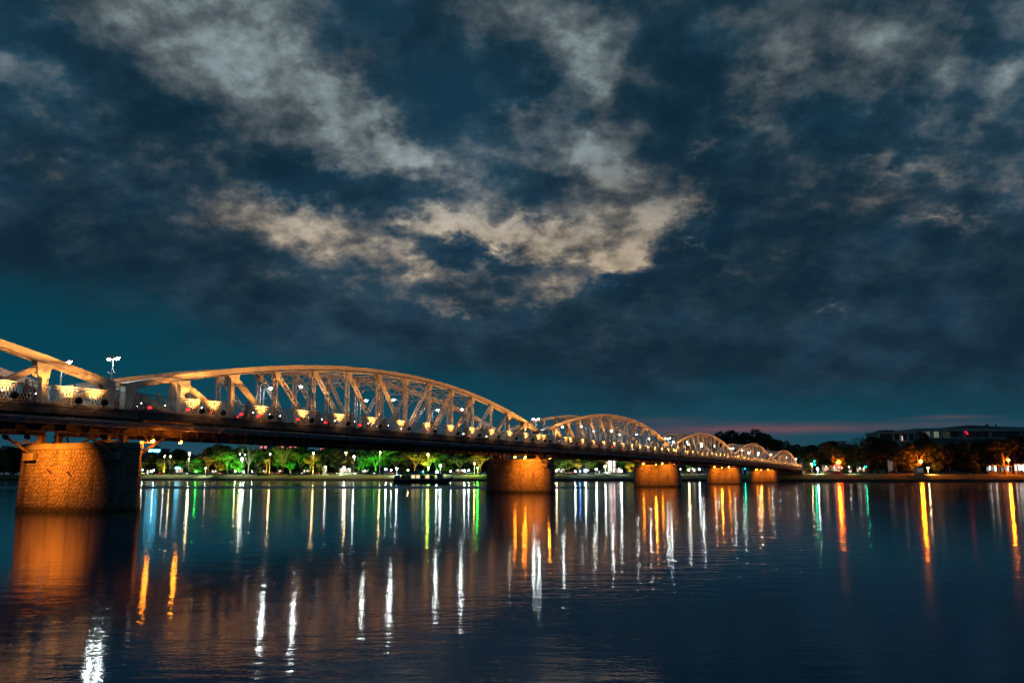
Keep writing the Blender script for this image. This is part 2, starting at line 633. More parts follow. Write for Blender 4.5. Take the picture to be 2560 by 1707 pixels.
M['grass'] = grass_mat()
E = {
    'white': emis('lamp_white', (.86, 1.0, .95), 115),
    'whitebridge': emis('lamp_white_led', (.86, 1.0, .96), 300),
    'warm': emis('lamp_warm', (1.0, .70, .30), 190),
    'yellow': emis('lamp_yellow', (1.0, .80, .12), 220),
    'orange': emis('lamp_orange', (1.0, .17, .002), 1200),
    'sodium': emis('lamp_sodium', (1.0, .25, .012), 150),
    'green': emis('lamp_green', (.03, 1.0, .04), 300),
    'trafficgreen': emis('traffic_green', (.0, 1.0, .42), 120),
    'red': emis('lamp_red', (1.0, .03, .03), 90),
    'redsign': emis('sign_red', (1.0, .03, .03), 8),
    'tail': emis('tail_light', (1.0, .010, .015), 7),
    'head': emis('head_light', (1.0, .93, .8), 20),
    'blue': emis('lamp_blue', (.03, .25, 1.0), 120),
    'cyan': emis('sign_cyan', (.08, .65, 1.0), 14),
    'pink': emis('sign_pink', (1.0, .25, .45), 10),
    'shop': emis('shop_glow', (.90, 1.0, .92), 1.6),
    'shopwarm': emis('shop_glow_warm', (1.0, .66, .38), .9),
    'window': emis('lit_window', (1.0, .82, .62), 1.0),
    'windowdim': emis('lit_window_dim', (.80, .85, .75), .12),
    'windowpink': emis('lit_window_pink', (1.0, .28, .30), .9),
    'shopdim': emis('shop_glow_dim', (.85, .9, .8), .28),  # glow standing in for lamplit shelves
    'lens': emis('floodlight_lens', (1.0, .50, .15), 30),
}

# ------------------------------------------------------------------ the setting: river, banks
SHORE = [(-1500, 640), (-500, 560), (0, 505), (400, 482), (800, 448), (1000, 430), (1300, 402), (1500, 388), (1700, 372), (1900, 352),
         (2000, 343), (2100, 338), (2300, 342), (2560, 350), (3000, 365), (3800, 400)]


def shore_d(px):
    for (a, da), (b, db) in zip(SHORE, SHORE[1:]):
        if px <= b or (b, db) == SHORE[-1]:
            u = (px - a) / (b - a)
            return da + (db - da) * max(0, min(1, u))
    return SHORE[-1][1]


def ground_h(off):
    pts = [(-8, -2.0), (-.4, -.4), (0, .05), (1.2, .85), (3, 1.15), (9, 2.1), (15, 2.75), (22, 3.0), (40, 3.1), (9000, 3.1)]
    for (a, ha), (b, hb) in zip(pts, pts[1:]):
        if off <= b:
            return ha + (hb - ha) * (off - a) / (b - a)
    return 3.1


mb = MB()
mb.v += [(-9000, -3000, 0), (9000, -3000, 0), (9000, 9000, 0), (-9000, 9000, 0)]
mb.f += [(0, 1, 2, 3)]
struct(mb.build('river_water', M['water']))
mb = MB()
mb.v += [(-9500, -3500, -4), (9500, -3500, -4), (9500, 9500, -4), (-9500, 9500, -4)]
mb.f += [(0, 1, 2, 3)]
struct(mb.build('river_bed', M['mortar']))

mb = MB()
cols = [(-9000, 700)]
px = -1500
r2 = random.Random(5)
while px <= 3800:
    d = shore_d(px)
    cols.append(((px - 1280) / 2272.0 * d, d + r2.uniform(-1.2, 1.2)))
    px += 20
cols.append((9000, 420))
offs = [-8, -.4, 0, 1.2, 3, 6, 9, 15, 22, 40, 90, 200, 600, 2500, 9000]
for (X, D) in cols:
    for of in offs:
        mb.v.append((X, D + of, ground_h(of) + (r2.uniform(-.12, .12) if 0 < of < 30 else 0)))
no = len(offs)
for i in range(len(cols) - 1):
    for j in range(no - 1):
        a = i * no + j
        mb.f.append((a, a + no, a + no + 1, a + 1))
struct(mb.build('far_bank_ground', M['grass'], smooth=True))


# ------------------------------------------------------------------ bridge frame
TH = R(24.1)
FW = Vector((math.sin(TH), math.cos(TH), 0))        # along the bridge, away from the camera
SD = Vector((-math.cos(TH), math.sin(TH), 0))       # across, towards the far side
J0 = Vector((-23.8, 54.1, 0))                       # near truss line over the first pier
SP = 67.0
RZ = math.atan2(FW.y, FW.x)
W = 5.5                                             # distance between the trusses
WALK = 1.9                                          # overhang of the footways


def deck_z(k):
    return 5.60 + 0.58 * (1 - ((k - 2.0) / 3.0) ** 2)


def bpt(k, y=0.0, dz=0.0):
    """point on the bridge: k in spans from the first pier, y across (0 = near truss), dz over the deck"""
    p = J0 + FW * (k * SP) + SD * y
    p.z = deck_z(k) + dz
    return p


GAP = 0.4
L = SP - 2 * GAP
NP = 14


def chord_z(x):
    u = x / L
    return 1.75 + (5.62 - 1.75) * 4 * u * (1 - u)


def laced(mb, p0, p1, w, dpt):
    """two flat bars with zigzag lacing on both faces, in a plane y = const"""
    p0, p1 = Vector(p0), Vector(p1)
    d = (p1 - p0)
    ln = d.length
    d.normalize()
    n = Vector((-d.z, 0, d.x))
    for s in (-1, 1):
        o = n * (s * (w / 2 - .028))
        mb.bar(p0 + o, p1 + o, dpt, .056, up=n)
    cnt = max(2, int(ln / (w * 1.15)))
    for face in (-1, 1):
        yo = Vector((0, face * (dpt / 2 + .006), 0))
        for i in range(cnt):
            s = 1 if i % 2 == 0 else -1
            a = p0 + d * (ln * i / cnt) + n * (s * (w / 2 - .05)) + yo
            b = p0 + d * (ln * (i + 1) / cnt) - n * (s * (w / 2 - .05)) + yo
            mb.bar(a, b, .012, .05, up=d.cross(Vector((0, 1, 0))))
    return mb


def solid(mb, p0, p1, w, dpt):
    p0, p1 = Vector(p0), Vector(p1)
    d = (p1 - p0).normalized()
    n = Vector((-d.z, 0, d.x))
    mb.bar(p0, p1, dpt, w * .82, up=n)
    for s in (-1, 1):
        o = n * (s * w * .46)
        mb.bar(p0 + o, p1 + o, dpt + .07, .05, up=n)
    return mb


def railing_mesh(plen):
    mb = MB()
    mb.box(0, plen, -.03, .03, .97, 1.02)
    mb.box(0, plen, -.02, .02, .86, .89)
    mb.box(0, plen, -.025, .025, .08, .12)
    mb.box(-.035, .035, -.035, .035, 0, 1.10)
    n = int(round(plen / .20))
    st = plen / n
    for i in range(n):
        cx = st * (i + .5)
        for s in (-1, 1):
            pts = []
            for j in range(9):
                u = j / 8.0
                z = .10 + .77 * u
                off = .095 * math.cos(math.pi * u / .62 * .5) if u < .31 else .0
                if u < .34:
                    wd = .098 * math.cos(math.pi * .5 * u / .34)
                else:
                    wd = -.072 * math.sin(math.pi * (u - .34) / .66) ** .75 if u < .999 else 0
                pts.append((cx + s * wd, 0, z))
            for a, b in zip(pts, pts[1:]):
                mb.bar(a, b, .020, .018, up=(0, 1, 0))
    return mb.mesh('railing_panel', M['rail'])


def make_span():
    root = thing('bridge_span', '', 'bridge span')
    xs = [L * i / NP for i in range(NP + 1)]
    zc = [chord_z(x) - .22 for x in xs]
    for ti, ty in enumerate((0.0, W)):
        # top chord: two web plates, a cover plate and lacing underneath
        mb = MB()
        sub = []
        for i in range(NP):
            for q in range(2):
                sub.append(xs[i] + (xs[i + 1] - xs[i]) * q / 2)
        sub.append(xs[-1])
        for a, b in zip(sub, sub[1:]):
            za, zb = chord_z(a) - .22, chord_z(b) - .22
            up = Vector((-(zb - za), 0, b - a)).normalized()
            for s in (-1, 1):
                mb.bar((a, ty + s * .19, za), (b, ty + s * .19, zb), .03, .42, up=up)
                lo = up * -.205
                mb.bar(Vector((a, ty + s * .225, za)) + lo, Vector((b, ty + s * .225, zb)) + lo, .07, .025, up=up)
            mb.bar(Vector((a, ty, za)) + up * .225, Vector((b, ty, zb)) + up * .225, .50, .03, up=up)
            for e in range(4):
                u0, u1 = e / 4, (e + 1) / 4
                s = 1 if e % 2 else -1
                p = Vector((a + (b - a) * u0, ty + s * .17, za + (zb - za) * u0)) + up * -.222
                q = Vector((a + (b - a) * u1, ty - s * .17, za + (zb - za) * u1)) + up * -.222
                mb.bar(p, q, .055, .012, up=up)
        mb.build('top_chord', M['truss'], root)
        # lower chord girder
        mb = MB()
        mb.box(0, L, ty - .02, ty + .02, -1.30, -.12)
        mb.box(0, L, ty - .20, ty + .20, -1.345, -1.305)
        mb.box(0, L, ty - .20, ty + .20, -.115, -.075)
        for i in range(NP * 3 + 1):
            xx = min(max(L * i / (NP * 3), .05), L - .05)
            for s in (-1, 1):
                mb.box(xx - .012, xx + .012, ty + (.022 if s > 0 else -.17), ty + (.17 if s > 0 else -.022), -1.303, -.117)
        mb.build('lower_chord', M['under'], root)
        for i in range(1, NP):
            mb = MB()
            x = xs[i]
            if i in (1, 2, NP - 1, NP - 2):
                solid(mb, (x, ty, -.07), (x, ty, zc[i] - .18), .36, .26)
            else:
                laced(mb, (x, ty, -.07), (x, ty, zc[i] - .18), .50, .15)
            mb.build('vertical_post', M['truss'], root)
            # gusset plates on both faces
            mb = MB()
            g_ = .62 if i in (1, 2, NP - 1, NP - 2) else .42
            sl = (chord_z(x + .1) - chord_z(x - .1)) / .2
            dirn = 1 if i <= NP // 2 else -1
            poly = [(x - g_, zc[i] - .21 - g_ * sl), (x + g_, zc[i] - .21 + g_ * sl), (x + dirn * g_ * .85 if dirn > 0 else x + g_ * .45, zc[i] - .35 - (g_ * .9 if dirn > 0 else g_ * .3)),
                    (x + .21, zc[i] - .45 - g_ * .9), (x - .21, zc[i] - .45 - g_ * .9), (x - (g_ * .45 if dirn > 0 else g_ * .85), zc[i] - .35 - (g_ * .3 if dirn > 0 else g_ * .9))]
            for s in (-1, 1):
                y0 = ty + s * .208
                mb.prism(poly, 'y', y0 - .006, y0 + .006)
            mb.build('gusset_plate', M['truss'], root)
        for j in range(NP):
            if j == 0:
                a, b = (.55, zc[0] - .25), (xs[1] - .1, -.02)
            elif j == NP - 1:
                a, b = (L - .55, zc[NP] - .25), (xs[NP - 1] + .1, -.02)
            elif j < NP // 2:
                a, b = (xs[j] + .12, zc[j] - .30), (xs[j + 1] - .12, .02)
            else:
                a, b = (xs[j + 1] - .12, zc[j + 1] - .30), (xs[j] + .12, .02)
            mb = MB()
            fn = solid if j in (0, 1, 2, NP - 1, NP - 2, NP - 3) else laced
            fn(mb, (a[0], ty, a[1]), (b[0], ty, b[1]), .30 if fn is solid else .42, .21 if fn is solid else .13)
            mb.build('diagonal_brace', M['truss'], root)
        for e, sgn in ((0.0, 1), (L, -1)):
            mb = MB()
            poly = [(e, -.07), (e, zc[0] + .19), (e + sgn * .9, chord_z(.9) - .43), (e + sgn * .62, .75), (e + sgn * .52, -.07)]
            for s in (-1, 1):
                mb.prism(poly, 'y', ty + s * .222 - .008, ty + s * .222 + .008)
            mb.box(min(e, e + sgn * .04), max(e, e + sgn * .04), ty - .19, ty + .19, -.07, zc[0] + .15)
            mb.build('end_post', M['truss'], root)
    # overhead cross frames and plan bracing
    for i in range(4, NP - 3):
        mb = MB()
        x, zt = xs[i], zc[i] - .26
        dp = .85
        for z in (zt, zt - dp):
            mb.bar((x, .2, z), (x, W - .2, z), .12, .07)
        nx = 5
        for q in range(nx):
            ya, yb = .2 + (W - .4) * q / nx, .2 + (W - .4) * (q + 1) / nx
            mb.bar((x - .02, ya, zt), (x - .02, yb, zt - dp), .02, .07)
            mb.bar((x + .02, ya, zt - dp), (x + .02, yb, zt), .02, .07)
        for ya, s in ((.2, 1), (W - .2, -1)):
            mb.bar((x, ya, zt - dp - .7), (x, ya + s * .7, zt - dp), .06, .08)
        mb.build('cross_frame', M['truss'], root)
    for i in range(4, NP - 4):
        mb = MB()
        mb.bar((xs[i], .2, zc[i] - .05), (xs[i + 1], W - .2, zc[i + 1] - .05), .09, .06)
        mb.bar((xs[i], W - .2, zc[i] - .12), (xs[i + 1], .2, zc[i + 1] - .12), .09, .06)
        mb.build('plan_brace', M['truss'], root)
    # deck
    mb = MB().box(-GAP + .03, L + GAP - .03, .32, W - .32, -.20, -.045)
    mb.build('road_slab', M['asphalt'], root)
    for y0, y1 in ((-WALK, -.30), (W + .30, W + WALK)):
        MB().box(-GAP + .03, L + GAP - .03, y0, y1, -.11, 0.0).build('footway_slab', M['concrete'], root)
    for y in (-WALK + .05, W + WALK - .05):
        s = -1 if y < 0 else 1
        mb = MB()
        mb.box(-GAP + .03, L + GAP - .03, y - .012, y + .012, -.46, -.115)
        mb.box(-GAP + .03, L + GAP - .03, y - .07, y + .07, -.50, -.465)
        mb.box(-GAP + .03, L + GAP - .03, min(y + s * .02, y + s * .09), max(y + s * .02, y + s * .09), -.10, .035)
        mb.build('edge_beam', M['under'], root)
    for yp, zp, rr in ((-1.35, -.80, .21), (-1.72, -.72, .09)):
        mb = MB().tube([(-GAP, yp, zp), (L + GAP, yp, zp)], rr, 14)
        for i in range(24):
            xx = 1.4 + i * (L - 2.8) / 23
            mb.tube([(xx - .07, yp, zp), (xx + .07, yp, zp)], rr + .035, 14)
        mb.build('utility_pipe', M['pipe'], root, smooth=False)
    for i in range(NP + 1):
        x = min(max(xs[i], .15), L - .15)
        mb = MB()
        mb.box(x - .015, x + .015, .03, W - .03, -1.02, -.205)
        mb.box(x - .13, x + .13, .03, W - .03, -1.06, -1.025)
        for y, s in ((-.03, -1), (W + .03, 1)):
            poly = [(y, -.14), (y + s * 1.78, -.14), (y + s * 1.78, -.40), (y, -1.15)]
            mb.prism(poly, 'x', x - .014, x + .014)
            mb.bar((x, y, -1.17), (x, y + s * 1.78, -.42), .14, .03)
        mb.build('cross_beam', M['under'], root)
    for y in (1.4, 2.75, 4.1):
        mb = MB().box(-.3, L + .3, y - .02, y + .02, -.62, -.21)
        mb.box(-.3, L + .3, y - .09, y + .09, -.645, -.622)
        mb.build('stringer', M['under'], root)
    # railings on the outer edges, panel by panel
    npan = 28
    pl = (L + 2 * GAP) / npan
    rm = railing_mesh(pl)
    for y in (-WALK + .04, W + WALK - .04):
        for q in range(npan):
            link('railing_panel', rm, root, (-GAP + q * pl, y, 0.002))
    return root


span_words = ['partly seen truss span running out of the left edge of the picture', 'largest whole arched steel truss span, from the near stone pier',
              'second whole arched truss span beyond the big one', 'third whole arched truss span, smaller, over the middle of the river',
              'fourth whole arched truss span, small with glowing posts', 'farthest and smallest arched truss span ending at the dark trees']
proto = make_span()
spans = []
for si in range(6):
    o = proto if si == 0 else copy_tree(proto)
    k0 = si - 1
    a, b = bpt(k0), bpt(k0 + 1)
    o.location = a + (b - a) * (GAP / SP)
    o.rotation_mode = 'XYZ'
    o.rotation_euler = (0, -math.atan2(b.z - a.z, SP), RZ)
    tag(o, span_words[si], 'bridge span', 'spans of the arched steel bridge')
    spans.append(o)

# ------------------------------------------------------------------ piers
PA, PR, PH, PCY = 3.55, .95, 4.0, W / 2


def pier_surf(u, v, out=0.0):
    per = 4 * PA + 2 * math.pi * PR
    u %= per
    r_ = PR + .035 * (PH - v) + out
    ax = PA
    if u < 2 * PA:
        return Vector((-r_, PCY + ax - u, v))
    u -= 2 * PA
    if u < math.pi * PR:
        f = u / PR
        return Vector((-math.cos(f) * r_, PCY - ax - math.sin(f) * r_, v))
    u -= math.pi * PR
    if u < 2 * PA:
        return Vector((r_, PCY - ax + u, v))
    u -= 2 * PA
    f = u / PR
    return Vector((math.cos(f) * r_, PCY + ax + math.sin(f) * r_, v))


PER = 4 * PA + 2 * math.pi * PR


def clip_poly(poly, px_, py_, nx, ny):
    out = []
    n = len(poly)
    for i in range(n):
        a, b = poly[i], poly[(i + 1) % n]
        da = (a[0] - px_) * nx + (a[1] - py_) * ny
        db = (b[0] - px_) * nx + (b[1] - py_) * ny
        if da <= 0:
            out.append(a)
        if (da < 0) != (db < 0) and abs(da - db) > 1e-9:
            t_ = da / (da - db)
            out.append((a[0] + (b[0] - a[0]) * t_, a[1] + (b[1] - a[1]) * t_))
    return out


def stones():
    rs = random.Random(3)
    st = .245
    nu = int(PER / st)
    su = PER / nu
    v0, v1 = -.35, 3.60
    nv = int((v1 - v0) / (st * .9))
    sv = (v1 - v0) / nv
    pts = {}
    for i in range(nu):
        for j in range(nv):
            pts[(i, j)] = ((i + .5 + (j % 2) * .5 + rs.uniform(-.34, .34)) * su, v0 + (j + .5 + rs.uniform(-.34, .34)) * sv)
    res = []
    for (i, j), (cx, cv) in pts.items():
        poly = [(cx - .5, v0), (cx + .5, v0), (cx + .5, v1), (cx - .5, v1)]
        for di in (-2, -1, 0, 1, 2):
            for dj in (-2, -1, 0, 1, 2):
                if (di, dj) == (0, 0) or not (0 <= j + dj < nv):
                    continue
                qi = i + di
                wrap = 0
                if qi < 0:
                    wrap = -PER
                elif qi >= nu:
                    wrap = PER
                q = pts[(qi % nu, j + dj)]
                qx, qv = q[0] + wrap, q[1]
                dx, dv = qx - cx, qv - cv
                ln = math.hypot(dx, dv)
                poly = clip_poly(poly, (cx + qx) / 2 - dx / ln * .010, (cv + qv) / 2 - dv / ln * .010, dx / ln, dv / ln)
                if len(poly) < 3:
                    break
            if len(poly) < 3:
                break
        if len(poly) >= 3:
            res.append((cx, cv, poly))
    return res


def stone_geo(mb, s, rs):
    cx, cv, poly = s
    b = len(mb.v)
    n = len(poly)
    h = rs.uniform(.018, .04)
    for (u, v) in poly:
        mb.v.append(tuple(pier_surf(u, v, -.015)))
    for (u, v) in poly:
        mb.v.append(tuple(pier_surf(cx + (u - cx) * .95, cv + (v - cv) * .95, h * .7)))
    for (u, v) in poly:
        mb.v.append(tuple(pier_surf(cx + (u - cx) * .72, cv + (v - cv) * .72, h)))
    for r0 in (0, 1):
        for i in range(n):
            j = (i + 1) % n
            mb.f.append((b + r0 * n + i, b + r0 * n + j, b + (r0 + 1) * n + j, b + (r0 + 1) * n + i))
    mb.f.append(tuple(b + 2 * n + i for i in range(n)))


STONES = stones()
rs_ = random.Random(9)
# the stones that face the camera on the nearest pier, largest in view first
front = [s for s in STONES if (s[0] % PER) < 2 * PA + PR * 1.9 and s[1] > -.1]
front.sort(key=lambda s: abs((s[0] % PER) - 2 * PA * .62))
front = front[:300]
fset = {id(s) for s in front}
mb_all, mb_rest = MB(), MB()
for s in STONES:
    stone_geo(mb_all, s, rs_)
    if id(s) not in fset:
        stone_geo(mb_rest, s, rs_)
facing_all = mb_all.mesh('stone_facing', M['stone'])

core = MB()
ring = []
nseg = 64
for v in (-4.0, -.4, 3.62):
    ring.append([tuple(pier_surf(PER * i / nseg, v, -.02)) for i in range(nseg)])
core.loft(ring)
core_me = core.mesh('pier_core', M['mortar'])
cap = MB()
ring = [[tuple(pier_surf(PER * i / nseg, v, o_)) for i in range(nseg)] for (v, o_) in ((3.60, .03), (3.66, .10), (3.92, .10), (4.0, .04))]
cap.loft(ring)
cap_me = cap.mesh('pier_cap', M['concrete'])


def make_pier(first):
    root = thing('bridge_pier', '', 'bridge pier')
    link('pier_core', core_me, root)
    link('pier_cap', cap_me, root)
    if first:
        for s in front:
            m_ = MB()
            stone_geo(m_, s, rs_)
            m_.build('stone', M['stone'], root)
        o = mb_rest.build('stone_facing', M['stone'], root)
        o['kind'] = 'stuff'
    else:
        o = link('stone_facing', facing_all, root)
        o['kind'] = 'stuff'
    for sx in (-1, 1):
        for y in (0.0, W):
            mb = MB()
            mb.box(sx * .62 - .22, sx * .62 + .22, y - .3, y + .3, 4.002, 4.16)
            mb.box(sx * .62 - .14, sx * .62 + .14, y - .2, y + .2, 4.162, 4.42)
            mb.box(sx * .62 - .22, sx * .62 + .22, y - .26, y + .26, 4.422, 4.49)
            mb.build('bearing', M['under'], root)
        # corbel blocks with raking struts up to the girders
        for y in (-1.05, W + .15):
            mb = MB()
            x0 = sx * (PR + .02) if y > 0 else sx * .86
            mb.box(min(x0, x0 + sx * .38), max(x0, x0 + sx * .38), y - .45, y + .45, 2.98, 3.42)
            mb.build('corbel', M['concrete'], root)
            mb = MB()
            mb.bar((x0 + sx * .3, y, 3.42), (sx * 3.1, y, 4.47), .13, .13)
            mb.bar((x0 + sx * .05, y, 4.05), (sx * 2.2, y, 4.05), .09, .09)
            mb.bar((sx * 1.55, y, 4.05), (sx * 1.35, y, 4.47), .09, .09)
            mb.build('raking_strut', M['under'], root)
    for (u, v) in ((2.3, 2.35), (3.9, 2.25)):
        mb = MB()
        p = pier_surf(u, v, .03)
        mb.bar(p, p + Vector((-.16, -.02, .03)), .05, .05)
        mb.bar(p + Vector((-.16, -.02, .03)), p + Vector((-.14, -.22, -.10)), .05, .05)
        mb.build('iron_bracket', M['darkmetal'], root)
    return root


pier_words = ['nearest and biggest stone pier, rubble masonry lit orange', 'second stone pier, lit orange, beside the moored boat',
              'third pier from the near one, broad and glowing orange', 'fourth pier with a dark flank and orange front',
              'farthest small pier by the grassy bank, lit orange']
pier1 = None
for k in range(5):
    if k == 0:
        p = make_pier(True)
    elif k == 1:
        p = pier1 = make_pier(False)
    else:
        p = copy_tree(pier1)
    q = bpt(k)
    p.location = (q.x, q.y, deck_z(k) - 5.85)
    p.rotation_euler = (0, 0, RZ)
    tag(p, pier_words[k], 'bridge pier', 'stone piers of the bridge')

# abutment and approach road on the far bank
ab = thing('bridge_abutment', 'dark masonry abutment where the bridge meets the far bank', 'abutment', (bpt(5).x, bpt(5).y, 0), RZ)
za = deck_z(5)
MB().box(-1.0, 60, -2.2, W + 2.2, -3, za - 1.5).build('abutment_wall', M['concrete'], ab)
MB().box(-.1, 60, -2.0, W + 2.0, za - 1.495, za - .05).build('approach_slab', M['asphalt'], ab)
pl_ = 67.0 / 28
rmesh = proto.children[-1].data
for y in (-1.9, W + 1.9):
    for q in range(20):
        link('railing_panel', rmesh, ab, (0.2 + q * pl_, y, za - .048))

# ------------------------------------------------------------------ bridge lights
fl_light = bpy.data.lights.new('floodlight_lamp', 'SPOT')
fl_light.energy = 1500
fl_light.color = (1.0, .40, .08)
fl_light.spot_size = R(88)
fl_light.spot_blend = .8
fl_light.shadow_soft_size = .07


def make_floodlight():
    """local: +y points to the truss, origin on the deck edge"""
    root = thing('floodlight', '', 'floodlight')
    mb = MB()
    mb.bar((0, .02, -.34), (0, -.84, .02), .045, .045)
    mb.bar((0, -.82, -.02), (0, -.86, .16), .05, .05)
    mb.build('arm', M['galv'], root)
    mb = MB()
    mb.lathe([(.05, 0), (.17, .03), (.20, .14), (.20, .22)], 10)
    rot = Matrix.Rotation(R(-50), 4, 'X')
    mb.v = [tuple(rot @ Vector(p) + Vector((0, -.92, .14))) for p in mb.v]
    mb.build('housing', M['darkmetal'], root)
    mb = MB()
    mb.lathe([(.17, .222), (.10, .24)], 10)
    mb.v = [tuple(rot @ Vector(p) + Vector((0, -.92, .14))) for p in mb.v]
    mb.build('lens', E['lens'], root)
    l = link('lamp', fl_light, root, (0, -.72, .30))
    aim = Vector((0, 1.0, 1.12))
    l.rotation_euler = aim.to_track_quat('-Z', 'Y').to_euler()
    return root


floodP = make_floodlight()
fcount = 0
span_ref = ['the partly seen span', 'the largest span', 'the second whole span', 'the third whole span', 'the fourth whole span', 'the farthest span']
for si in range(6):
    k0 = si - 1
    pos = []
    for i in range(1, NP):
        x = L * i / NP
        if i == 1:
            pos += [x - .9, x + 1.0]
        elif i == NP - 1:
            pos += [x + .1, x + 1.8]
        else:
            pos.append(x + 1.0)
    if si == 0:
        pos = [p for p in pos if p > 30]
    for n_, x in enumerate(pos):
        o = floodP if fcount == 0 else copy_tree(floodP)
        fcount += 1
        k = k0 + (x + GAP) / SP
        o.location = bpt(k, -WALK - .02, 0)
        o.rotation_euler = (0, 0, RZ)
        tag(o, 'dark floodlight outside the railing of %s, %s along it' % (span_ref[si], nth(n_ + 1)), 'floodlight', 'floodlights along the bridge railing')

# white street lamps on posts inside the trusses
led_head = MB()
led_head.box(-.17, .17, -.32, .10, -.05, .05)


def make_bridge_lamp(double=False):
    """local +y = across the road"""
    root = thing('street_lamp', '', 'street lamp')
    mb = MB()
    path = [(0, 0, 0), (0, 0, 2.9)]
    for q in range(1, 7):
        a = math.pi / 2 * q / 6
        path.append((0, .42 * (1 - math.cos(a)), 2.9 + .42 * math.sin(a)))
    if double:
        path = [(0, 0, 0), (0, 0, 1.6), (0, 0, 2.4), (0, 0, 2.9), (0, 0, 3.1), (0, 0, 3.2), (0, 0, 3.28), (0, .12, 3.36)]
    mb.tube(path, [.075, .055] + [.045] * 6, 7)
    mb.tube([(0, 0, 2.35), (0, .40, 2.50)], .022, 5)
    mb.tube([(0, .0, 2.55), (0, -.22, 2.42)], .03, 5)
    mb.build('post', M['galv'], root)
    ends = [.42]
    if double:
        mb = MB().tube([(0, 0, 3.2), (0, -.06, 3.3), (0, -.12, 3.36)], .045, 6)
        mb.build('second_arm', M['galv'], root)
        ends = [.10, -.10]
    for e in ends:
        s = 1 if e > 0 else -1
        hb = MB()
        hb.loft([[(-.10, e - s * .02, 3.30), (.10, e - s * .02, 3.30), (.10, e - s * .02, 3.42), (-.10, e - s * .02, 3.42)],
                 [(-.15, e + s * .22, 3.31), (.15, e + s * .22, 3.31), (.13, e + s * .22, 3.45), (-.13, e + s * .22, 3.45)],
                 [(-.10, e + s * .50, 3.34), (.10, e + s * .50, 3.34), (.08, e + s * .50, 3.41), (-.08, e + s * .50, 3.41)]])
        hb.build('lamp_head', M['galv'], root)
        MB().ico((0, e + s * .26, 3.27), .115, .75).build('lamp_bulb', E['whitebridge'], root)
    return root


lampA, lampB = make_bridge_lamp(False), make_bridge_lamp(True)
usedA = usedB = False
for si in range(6):
    k0 = si - 1
    for i in ([4, 7, 10, 14] if si else [7, 10, 14]):
        for far in (0, 1):
            x = L * i / NP if i < 14 else L + GAP
            k = k0 + (x + GAP) / SP if i < 14 else k0 + 1
            dbl = (i == 14 and not far)
            if dbl:
                o = lampB if not usedB else copy_tree(lampB)
                usedB = True
            else:
                o = lampA if not usedA else copy_tree(lampA)
                usedA = True
            o.location = bpt(k, (W - .55) if far else .55, -.04)
            o.rotation_euler = (0, 0, RZ + (math.pi if far else 0))
            where = {4: 'a third along', 7: 'mid', 10: 'two thirds along', 14: 'far end of'}[i]
            lab = '%s white street lamp, %s side, %s %s' % ('twin' if dbl else 'single', 'far' if far else 'near', where, span_ref[si])
            tag(o, lab, 'street lamp', 'white street lamps on the bridge')

# orange lamps under the deck that light the piers
pl_light = bpy.data.lights.new('pier_lamp', 'SPOT')
pl_light.energy = 1500
pl_light.color = (1.0, .245, .014)
pl_light.spot_size = R(92)
pl_light.spot_blend = .95
pl_light.shadow_soft_size = .12


def make_pier_lamp():
    """local +x points at the pier"""
    root = thing('pier_lamp', '', 'lamp')
    mb = MB()
    mb.bar((0, 0, .55), (0, 0, -.05), .05, .05)
    mb.bar((0, 0, .02), (.16, 0, .02), .05, .04)
    mb.build('hanger', M['galv'], root)
    MB().loft([[(.06, -.12, .10), (.06, .12, .10), (.06, .12, -.12), (.06, -.12, -.12)],
               [(.22, -.16, .12), (.22, .16, .12), (.26, .16, -.16), (.26, -.16, -.16)]]).build('housing', M['darkmetal'], root)
    MB().ico((.0, 0, -.14), .12).build('bulb', E['sodium'], root)
    l = link('lamp', pl_light, root, (.34, 0, -.03))
    l.rotation_euler = Vector((1, 0, -.62)).to_track_quat('-Z', 'Y').to_euler()
    return root


plp = make_pier_lamp()
plp0 = copy_tree(plp)
first_ = True
pw = ['the nearest pier', 'the second pier', 'the third pier', 'the fourth pier', 'the farthest pier']
for k in range(5):
    for side in (-1, 1):
        for y in {(0, -1): (2.6, 4.4), (1, -1): (.3, 1.7), (0, 1): (-1.0, -1.3)}.get((k, side), (.7, 4.4)):
            if k == 0 and side < 0:
                o = plp0 if y < 4 else copy_tree(plp0)
            else:
                o = plp if first_ else copy_tree(plp)
                first_ = False
            dd = 4.0 if side < 0 else 5.2
            if k == 0 and side > 0:
                dd = 4.3 if y > -1.1 else 1.7
            if k == 0 and side < 0:       # only the housings show here, no bare bulb
                for ch in list(o.children):
                    if ch.name.startswith('bulb'):
                        bpy.data.objects.remove(ch)
            o.location = bpt(k + side * dd / SP, y, -1.55)
            o.rotation_euler = (0, 0, RZ + (0 if side < 0 else math.pi))
            tag(o, 'orange lamp under the deck %s, %s, by the %s girder' % ('lighting ' + pw[k].replace('the ', ''), 'before it' if side < 0 else 'beyond it', 'outer' if y < -1.1 else 'middle' if y == 2.6 else 'near' if y < 2 and not (k == 1 and y > 1) else 'far'), 'lamp', 'orange lamps lighting the piers')

# ------------------------------------------------------------------ trees
def tube_limb(mb, p0, p1, r0, r1, bend, rs, n=5):
    p0, p1 = Vector(p0), Vector(p1)
    pts, rr = [], []
    off = Vector((rs.uniform(-1, 1), rs.uniform(-1, 1), rs.uniform(-.3, .5))) * bend
    for i in range(5):
        u = i / 4
        pts.append(p0.lerp(p1, u) + off * math.sin(math.pi * u))
        rr.append(r0 + (r1 - r0) * u)
    mb.tube(pts, rr, n, cap=True)


